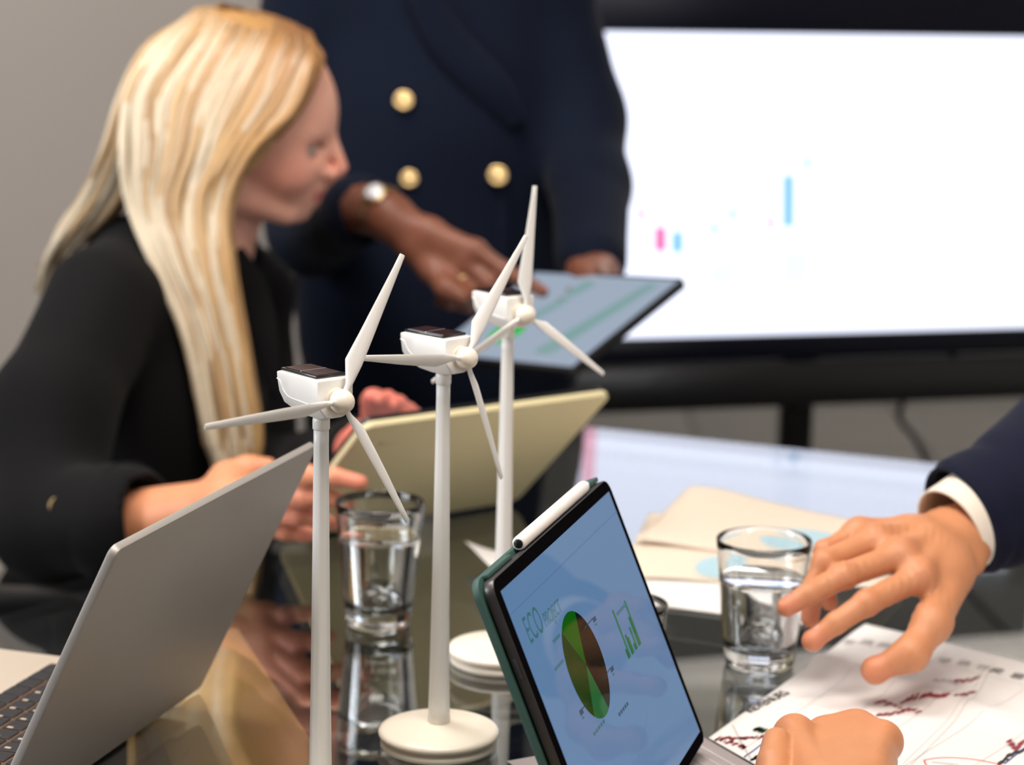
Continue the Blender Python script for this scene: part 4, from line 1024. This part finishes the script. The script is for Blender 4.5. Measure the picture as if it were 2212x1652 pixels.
# chair behind her
ch = thing('office_chair', 'dark navy upholstered office chair under the seated blonde woman', 'chair', (-.52, 2.44, 0))
box('seat', (-.44, 2.44, .36), (.22, .23, .035), m_navy2, ch, bev=.02)
bk = box('backrest', (-.71, 2.40, .72), (.03, .21, .24), m_navy2, ch, ax=[nrm((1, 0, .14)), V(0, 1, 0), nrm((-.14, 0, 1))], bev=.02)
for s in (-1, 1): box('armrest', (-.44, 2.44 + s * .255, .63), (.13, .02, .012), m_black, ch, bev=.008); box('armrest_post', (-.46, 2.44 + s * .255, .51), (.015, .012, .11), m_black, ch, bev=.004)
v, f = lathe([(0, .06), (.028, .06), (.028, .33), (0, .33)], 20); mk('gas_column', v + V(-.44, 2.44, 0), f, m_black, ch)
for k in range(5):
    a = k * 2 * PI / 5 + .3; c = V(-.44 + .14 * math.cos(a), 2.44 + .14 * math.sin(a), .075); dd = V(math.cos(a), math.sin(a), 0)
    lg = box('leg', c, (.14, .016, .012), m_black, ch, ax=[dd, np.cross(Z, dd), Z], bev=.004)
    v, f = lathe([(0, -.012), (.024, -.012), (.026, 0), (.024, .012), (0, .012)], 16); mk('caster', v[:, [2, 1, 0]] + V(-.44, 2.44, .03) + dd * .27, f, m_black, lg)

# ---------------------------------------------------------------- standing woman in the navy blazer
SK_S = lin(118, 72, 54)
SY = 2.80
SW = thing('person', 'standing person in double-breasted navy blazer with gold buttons and gold watch, pointing at a tablet', 'person', (-.06, 2.95, 0))
FS = Frame(P(960, -420, 2.74), (.02, -.86, -.5), (0, -.5, .86), 1.0)
S, pr = head_sdf(FS, P(960, -170, 2.82)); v, f = S.mesh(.004, pad=.015); v = relax(v, f, 1)
hd = (v, f, skin_cols(v, SK_S, marks=head_marks(FS, pr, lin(140, 60, 60), lin(30, 20, 18), 1)))
wr = P(832, 462, 2.50)
G1 = [P(1028, 540, 2.455), P(1092, 585, 2.44), P(1138, 610, 2.43), P(1172, 630, 2.425)]
G2 = [P(1010, 566, 2.46), P(1058, 612, 2.44), P(1070, 648, 2.445), P(1050, 668, 2.455)]
G3 = [P(985, 588, 2.465), P(1018, 632, 2.445), P(1018, 660, 2.455), P(995, 660, 2.465)]
G4 = [P(955, 596, 2.475), P(975, 634, 2.46), P(972, 655, 2.465), P(950, 650, 2.475)]
Gt = [P(880, 520, 2.49), P(930, 580, 2.47), P(965, 622, 2.44), P(1000, 642, 2.43)]
S = hand_sdf(wr, [G1, G2, G3, G4], Gt, .0092, .017); S.cap(P(740, 440, 2.58), wr, .034, .026, .02)
v, f = S.mesh(.0026); v = relax(v, f, 1); hr = (v, f, skin_cols(v, SK_S, marks=[(P(930, 520, 2.45), .05, lin(150, 96, 76), .5)]))
wl2 = P(1290, 600, 2.56)
H_ = [[P(1262, 618, 2.50), P(1235, 640, 2.47), P(1215, 660, 2.45), P(1200, 675, 2.44)], [P(1275, 625, 2.49), P(1255, 655, 2.455), P(1240, 680, 2.435), P(1228, 700, 2.425)], [P(1290, 628, 2.485), P(1278, 662, 2.45), P(1268, 690, 2.43), P(1258, 710, 2.42)], [P(1305, 628, 2.48), P(1300, 660, 2.45), P(1295, 685, 2.43), P(1290, 700, 2.425)]]
S = hand_sdf(wl2, H_, [P(1262, 596, 2.545), P(1250, 584, 2.52), P(1262, 580, 2.505), P(1280, 582, 2.49)], .009, .015); S.cap(P(1290, 480, 2.68), wl2, .034, .026, .02)
v, f = S.mesh(.003); v = relax(v, f, 1); hl = (v, f, skin_cols(v, SK_S))
S = SDF()
v, f, c_ = bridge([hd, hr, hl], [(0, 1, [P(960, -170, 2.82), P(720, -40, 2.85), P(650, 330, 2.84), P(700, 470, 2.72), P(740, 445, 2.60)], .03), (0, 2, [P(960, -170, 2.82), P(1170, -40, 2.85), P(1252, 260, 2.82), P(1290, 470, 2.69)], .03)], SK_S); bs_ = mk('body', v, f, m_skin, SW, cols=c_); eyes(FS, bs_, 1)
finger_nail(bs_, G1[3], G1[2], V(0, -.3, 1), .0075, m_nail)
S = SDF(); S.ell(FS(-.02, 0, .06), V(.112, .095, .100), ax=FS.ax); S.ell(FS(-.075, 0, -.02), V(.07, .09, .11), .03, ax=FS.ax); S.ell(FS(.10, 0, -.03), V(.085, .12, .088), .012, ax=FS.ax, sub=True)
sdf_obj('hair', S, .006, m_dark, SW, lambda p: .003 * np.sin(160 * p[..., 0]) * np.sin(150 * p[..., 1]) * np.sin(140 * p[..., 2]))
# blazer
S = SDF()
S.ell(P(960, 150, 2.86), (.175, .115, .23), .05)
S.ell(P(960, 420, 2.86), (.165, .105, .22), .08)
S.ell(P(955, 700, 2.87), (.195, .120, .20), .08)
S.cap(P(770, -60, 2.86), P(1150, -60, 2.86), .075, .075, .06)
S.cap(P(690, -60, 2.86), P(640, 330, 2.84), .074, .062, .02); S.cap(P(640, 330, 2.84), P(672, 500, 2.74), .058, .052, .03); S.cap(P(672, 500, 2.74), P(775, 452, 2.56), .054, .042, .02)
S.cap(P(1185, 0, 2.85), P(1252, 260, 2.82), .062, .056, .02); S.cap(P(1252, 260, 2.82), P(1275, 400, 2.74), .056, .050, .03); S.cap(P(1275, 400, 2.74), P(1278, 560, 2.60), .050, .044, .02)
S.cap(P(772, 454, 2.565), P(900, 480, 2.46), .034, .034, .005, sub=True)
sdf_obj('blazer', S, .006, m_navy, SW, folds(.004, 40, 6, (.5, .1, .8)))
# lapel overlap edges
def surf_strip(pxs, Y, r, m, par, name, flat=.3):
    v, f = sweep(catmull([P(x, y, Y + dy_) for x, y, dy_ in pxs], 24), r, 10, flat, (1, 0, 0)); return mk(name, v, f, m, par)
surf_strip([(880, -80, -.02), (960, 80, -.012), (1060, 190, -.008), (1120, 270, 0)], 2.745, [.012 + .014 * math.sin(PI * i / 23) for i in range(24)], m_navy, SW, 'lapel')
surf_strip([(1060, 230, 0), (1085, 400, 0), (1090, 600, .0), (1110, 800, .01)], 2.752, .006, m_navy, SW, 'front_edge')
def on_front(px, py, Y): return P(px, py, Y)
for px, py, Y, r in ((872, 217, 2.735, .0125), (1075, 379, 2.742, .0130), (884, 386, 2.742, .0115), (1105, 228, 2.742, .008)):
    c = P(px, py, Y); disc_button('button', c, V(0, -1, .25), r, m_gold, SW, .004)
S = SDF()
for s in (-1, 1):
    h0 = V(-.11 + s * .09, 2.92, .84); k_ = V(-.12 + s * .09, 2.90, .47); S.cap(h0, k_, .092, .064, .04); S.cap(k_, V(-.12 + s * .10, 2.95, .10), .066, .050, .02)
S.ell(V(-.11, 2.92, .88), (.18, .125, .14), .05)
sdf_obj('trousers', S, .010, m_blk, SW, folds(.003, 30, 9))
for s in (-1, 1):
    S = SDF(); S.cap(V(-.12 + s * .10, 2.98, .05), V(-.12 + s * .11, 2.80, .032), .038, .028, .02); sdf_obj('shoe', S, .006, m_black, SW)
# watch and ring
wa = nrm(G2[0] - P(740, 440, 2.58)); wc = P(826, 455, 2.508); a1 = nrm(np.cross(wa, Z)); a2 = np.cross(wa, a1)
bm_pts = [wc + (a1 * math.cos(t) + a2 * math.sin(t)) * .0285 for t in np.linspace(0, 2 * PI, 41)]
v, f = sweep(bm_pts, .0055, 8, .35, wa, caps=False); wt = thing('wristwatch', 'gold wristwatch on the right wrist of the standing person', 'watch', wc); bd_ = mk('bracelet', v, f, m_gold, wt)
vn = nrm(V(0, 0, CAMZ) - wc + V(.2, 0, 1.2)); vn = nrm(vn - wa * np.dot(vn, wa)); disc_button('case', wc + vn * .031, vn, .0145, m_gold, wt, .004); disc_button('dial', wc + vn * .0335, vn, .0115, m_silver, wt, .0028)
rg = G3[0] + (G3[1] - G3[0]) * .5; ra_ = nrm(G3[1] - G3[0]); b1 = nrm(np.cross(ra_, Z)); b2 = np.cross(ra_, b1)
v, f = sweep([rg + (b1 * math.cos(t) + b2 * math.sin(t)) * .0112 for t in np.linspace(0, 2 * PI, 33)], .0016, 8, 1, ra_, caps=False); mk('ring', v, f, m_gold, SW)

# ---------------------------------------------------------------- man on the right: pointing hand
SK_M = lin(200, 136, 96)
MP = thing('person', 'person in navy jacket and cream cuff reaching in from the right, hand spread over chart', 'person', (1.02, 1.80, 0))
wr = P(2062, 1172, 1.685)
I_ = [P(1985, 1246, 1.600), P(1872, 1302, 1.572), P(1806, 1345, 1.563), P(1757, 1382, 1.560)]
Mi = [P(1944, 1200, 1.615), P(1822, 1243, 1.588), P(1748, 1282, 1.575), P(1699, 1311, 1.570)]
Ri = [P(1890, 1168, 1.635), P(1782, 1214, 1.606), P(1757, 1268, 1.600), P(1750, 1335, 1.600)]
Pi = [P(1852, 1152, 1.655), P(1782, 1190, 1.634), P(1780, 1246, 1.628), P(1792, 1302, 1.626)]
Tm = [P(2062, 1240, 1.635), P(2014, 1345, 1.575), P(1968, 1412, 1.555), P(1893, 1446, 1.555)]
S = hand_sdf(wr, [I_, Mi, Ri, Pi], Tm, .0090, .0175, back=V(0, -.4, 1))
elb = P(2560, 880, 1.86); S.cap(wr + (elb - wr) * .30, wr, .029, .0262, .02)
S.ell((wr + I_[0]) / 2 + V(0, 0, -.004), (.026, .034, .020), .012)
S.ell(I_[3] + nrm(I_[3] - I_[2]) * .001, V(1, 1, 1) * .0081, .003); S.ell(Tm[3] + nrm(Tm[3] - Tm[2]) * .001, V(1, 1, 1) * .0107, .004)
S.ell(P(2095, 1215, 1.662), V(.011, .011, .010), .012)
# extensor tendons
up_b = nrm(np.cross(Mi[0] - wr, I_[0] - Pi[0])); up_b = up_b if up_b[2] > 0 else -up_b
for fg in (I_, Mi, Ri, Pi): S.cap(wr + (fg[0] - wr) * .35 + up_b * .0150, fg[0] + up_b * .0075, .0030, .0042, .008)
crease = lambda p: .00025 * np.sin(900 * p[..., 0] + 3 * np.sin(200 * p[..., 2])) * (np.sin(120 * p[..., 1]) > .2)
v, f = S.mesh(.0016, crease); v = relax(v, f, 1)
km = [(x[1], .011, lin(190, 112, 84), .25) for x in (I_, Mi, Ri, Pi)] + [(x[0] + up_b * .008, .013, lin(200, 122, 90), .22) for x in (I_, Mi, Ri, Pi)] + [(x[3], .012, lin(214, 124, 100), .55) for x in (I_, Mi, Ri, Pi, Tm)]
c_ = skin_cols(v, SK_M, marks=km); hand_m = (v, f, c_)
FM = Frame(V(1.05, 1.76, 1.425), (-.85, -.1, -.4), (-.35, 0, .9), 1.04)
S, pr = head_sdf(FM, V(1.10, 1.78, 1.24)); v, f = S.mesh(.005, pad=.015); v = relax(v, f, 1)
hd = (v, f, skin_cols(v, SK_M, marks=head_marks(FM, pr, lin(180, 104, 90), lin(50, 36, 28), 1)))
v, f, c_ = bridge([hand_m, hd], [(1, 0, [V(1.10, 1.78, 1.24), V(.98, 1.92, 1.20), elb, wr + (elb - wr) * .33], .026)], SK_M); bm_ = mk('body', v, f, m_skin, MP, cols=c_); eyes(FM, bm_, 1.04)
finger_nail(bm_, Mi[3], Mi[2], V(-.3, -.5, 1), .0078, m_nail2); finger_nail(bm_, I_[3], I_[2], V(-.6, -.2, .9), .0078, m_nail2)
finger_nail(bm_, Tm[3], Tm[2], V(-.25, -.6, -.75), .0098, m_nail2)
S = SDF(); S.ell(FM(-.022, 0, .058), V(.108, .088, .100), ax=FM.ax); S.ell(FM(.10, 0, -.02), V(.085, .12, .088), .012, ax=FM.ax, sub=True); sdf_obj('hair', S, .006, m_dark, MP)
# cuff and jacket sleeve
adir = nrm(elb - wr); c0 = wr + adir * .020; c1 = wr + adir * .050; wide = nrm(up_b * .35 + np.cross(adir, up_b))
sleeve('shirt_cuff', [P(2053, 1150, 1.688), P(2080, 1131, 1.697), P(2112, 1112, 1.708), P(2200, 1068, 1.735)], [.0385, .039, .040, .042], m_shirt, MP, 22, 40, .86, 3, wob=.012, thick=.0022, nref=(.35, 0, -1))
disc_button('cuff_button', P(2152, 1168, 1.675), V(.6, -.6, 0), .005, m_shirt, MP, .0015)
sleeve('jacket_sleeve', [P(2072, 1124, 1.706), P(2112, 1104, 1.715), P(2210, 1058, 1.745), elb + V(-.06, -.01, .0), elb + V(.02, 0, .0)], [.047, .050, .056, .063, .066], m_navy2, MP, 46, 40, .9, 8, wob=.035, thick=.003, nref=(.35, 0, -1))
S = SDF(); shm = V(.98, 1.92, 1.20)
S.cap(elb + V(.0, 0, 0), shm, .060, .075, .03); S.ell(V(1.10, 1.76, 1.00), (.14, .20, .27), .05); S.cap(V(1.08, 1.60, 1.20), V(1.08, 1.93, 1.20), .075, .075, .05)
S.cap(V(1.05, 1.56, 1.18), V(.98, 1.50, .92), .070, .056, .03); S.cap(V(.98, 1.50, .92), V(.86, 1.60, .86), .054, .040, .02); S.ell(V(1.10, 1.76, .66), (.15, .19, .20), .06)
sdf_obj('jacket', S, .009, m_navy2, MP, folds(.004, 34, 7))
S = SDF()
for s in (-1, 1): S.cap(V(1.10, 1.76 + s * .09, .52), V(.72, 1.80 + s * .10, .54), .088, .066, .04); S.cap(V(.72, 1.80 + s * .10, .54), V(.74, 1.80 + s * .10, .10), .062, .045, .02)
sdf_obj('trousers', S, .011, m_blk, MP)
for s in (-1, 1):
    S = SDF(); S.cap(V(.76, 1.80 + s * .10, .05), V(.60, 1.80 + s * .10, .032), .038, .028, .02); sdf_obj('shoe', S, .007, m_black, MP)
ch2 = thing('office_chair', 'dark office chair under the person in the jacket on the right', 'chair', (1.12, 1.78, 0))
box('seat', (1.12, 1.76, .372), (.22, .23, .03), m_blk, ch2, bev=.02); box('backrest', (1.36, 1.76, .75), (.025, .21, .24), m_blk, ch2, bev=.02)
v, f = lathe([(0, .0), (.25, .0), (.24, .02), (.03, .06), (.028, .345), (0, .345)], 24); mk('pedestal_base', v + V(1.12, 1.76, .004), f, m_black, ch2)

# ---------------------------------------------------------------- closed hand resting on the chart, from below the frame
FP = thing('person', 'person whose closed hand with a thin gold ring rests on the chart sheet', 'person', (.52, .52, 0))
wf = P(1830, 1900, 1.19)
K1 = P(1716, 1592, 1.352); K2 = P(1786, 1598, 1.370); K3 = P(1850, 1584, 1.372); K4 = P(1906, 1604, 1.355)
def curl(k, s, dn=.034, fw_=.012):
    zt = TZ + .014; m1 = k + V(s * .004, fw_ + .010, -.020); m1[2] = max(m1[2], zt + .010); m2 = m1 + V(s * .002, -.016, -.012); m2[2] = max(m2[2], zt); m3 = m2 + V(0, -.018, .002); m3[2] = max(m3[2], zt); return [k, m1, m2, m3]
S = hand_sdf(wf, [curl(K1, -1), curl(K2, -.3), curl(K3, .3), curl(K4, 1)], None, .0102, .0185, back=V(0, 0, 1))
S.cap(wf + (K2 - wf) * .3, (K2 + K3) / 2 + V(0, -.02, -.008), .026, .020, .015)
for k_ in (K1, K2, K3, K4): S.cap(wf + (k_ - wf) * .35 + V(0, 0, .014), k_ + V(0, -.004, .0085), .0035, .0045, .008)
S.cap(K2 + V(0, 0, .001), K3 + V(0, 0, .001), .0095, .0095, .010); S.cap(K3, K4, .009, .009, .010)
S.chain([P(1735, 1850, 1.235), P(1676, 1730, 1.285), P(1672, 1650, 1.312), P(1678, 1602, 1.330)], [.0165, .0125, .0112, .0095], .0025)
elF = V(.40, .78, .90); S.cap(wf, elF, .027, .036, .02)
v, f = S.mesh(.0018); v = relax(v, f, 1)
c_ = skin_cols(v, lin(204, 140, 98), marks=[(k + V(0, 0, .008), .014, lin(212, 130, 94), .25) for k in (K1, K2, K3, K4)]); hf = (v, f, c_)
FF = Frame(V(.52, .53, 1.40), (-.1, .85, -.4), (0, .4, .9), 1.0)
S, pr = head_sdf(FF, V(.54, .50, 1.22)); v, f = S.mesh(.005, pad=.015); v = relax(v, f, 1)
hd = (v, f, skin_cols(v, SK_M, marks=head_marks(FF, pr, lin(180, 104, 90), lin(50, 36, 28), 1)))
v, f, c_ = bridge([hf, hd], [(1, 0, [V(.54, .50, 1.22), V(.38, .50, 1.20), elF, wf + (elF - wf) * .8], .028)], SK_M); bf_ = mk('body', v, f, m_skin, FP, cols=c_); eyes(FF, bf_, 1)
S = SDF(); S.ell(FF(-.022, 0, .058), V(.108, .088, .100), ax=FF.ax); S.ell(FF(.10, 0, -.02), V(.085, .12, .088), .012, ax=FF.ax, sub=True); sdf_obj('hair', S, .006, m_dark, FP)
sleeve('shirt_sleeve', [wf + (elF - wf) * .3, wf + (elF - wf) * .5, wf + (elF - wf) * .8, elF + V(.02, -.02, .0)], [.040, .043, .050, .056], m_shirt, FP, 30, 30, .95, 9, wob=.03)
rk = P(1744, 1556, 1.372) + V(0, .006, -.006); v, f = sweep([K1 * .42 + K2 * .58 + V(.0105 * math.cos(t), .012, -.010 + .0115 * math.sin(t)) for t in np.linspace(0, 2 * PI, 33)], .0012, 8, 1, (0, 1, 0), caps=False); mk('ring', v, f, m_gold, FP)
S = SDF(); S.cap(elF, V(.38, .50, 1.20), .056, .072, .03); S.ell(V(.54, .46, 1.00), (.20, .13, .27), .05); S.cap(V(.38, .48, 1.20), V(.70, .48, 1.20), .072, .072, .05); S.cap(V(.72, .50, 1.18), V(.78, .56, .93), .068, .055, .03); S.cap(V(.78, .56, .93), V(.62, .66, .84), .052, .04, .02)
sdf_obj('shirt', S, .009, m_shirt, FP, folds(.004, 34, 12))
S = SDF()
for s in (-1, 1): S.cap(V(.54 + s * .09, .44, .52), V(.54 + s * .10, .84, .54), .088, .066, .04); S.cap(V(.54 + s * .10, .84, .54), V(.54 + s * .10, .82, .10), .062, .045, .02)
S.ell(V(.54, .42, .56), (.18, .14, .15), .05)
sdf_obj('trousers', S, .011, m_blk, FP)
for s in (-1, 1):
    S = SDF(); S.cap(V(.54 + s * .10, .80, .05), V(.54 + s * .10, .96, .032), .038, .028, .02); sdf_obj('shoe', S, .007, m_black, FP)
ch3 = thing('office_chair', 'dark office chair under the person at the near side', 'chair', (.54, .42, 0))
box('seat', (.54, .42, .372), (.23, .22, .03), m_blk, ch3, bev=.02); box('backrest', (.54, .18, .75), (.21, .025, .24), m_blk, ch3, bev=.02)
v, f = lathe([(0, .0), (.25, .0), (.24, .02), (.03, .06), (.028, .345), (0, .345)], 24); mk('pedestal_base', v + V(.54, .42, .004), f, m_black, ch3)
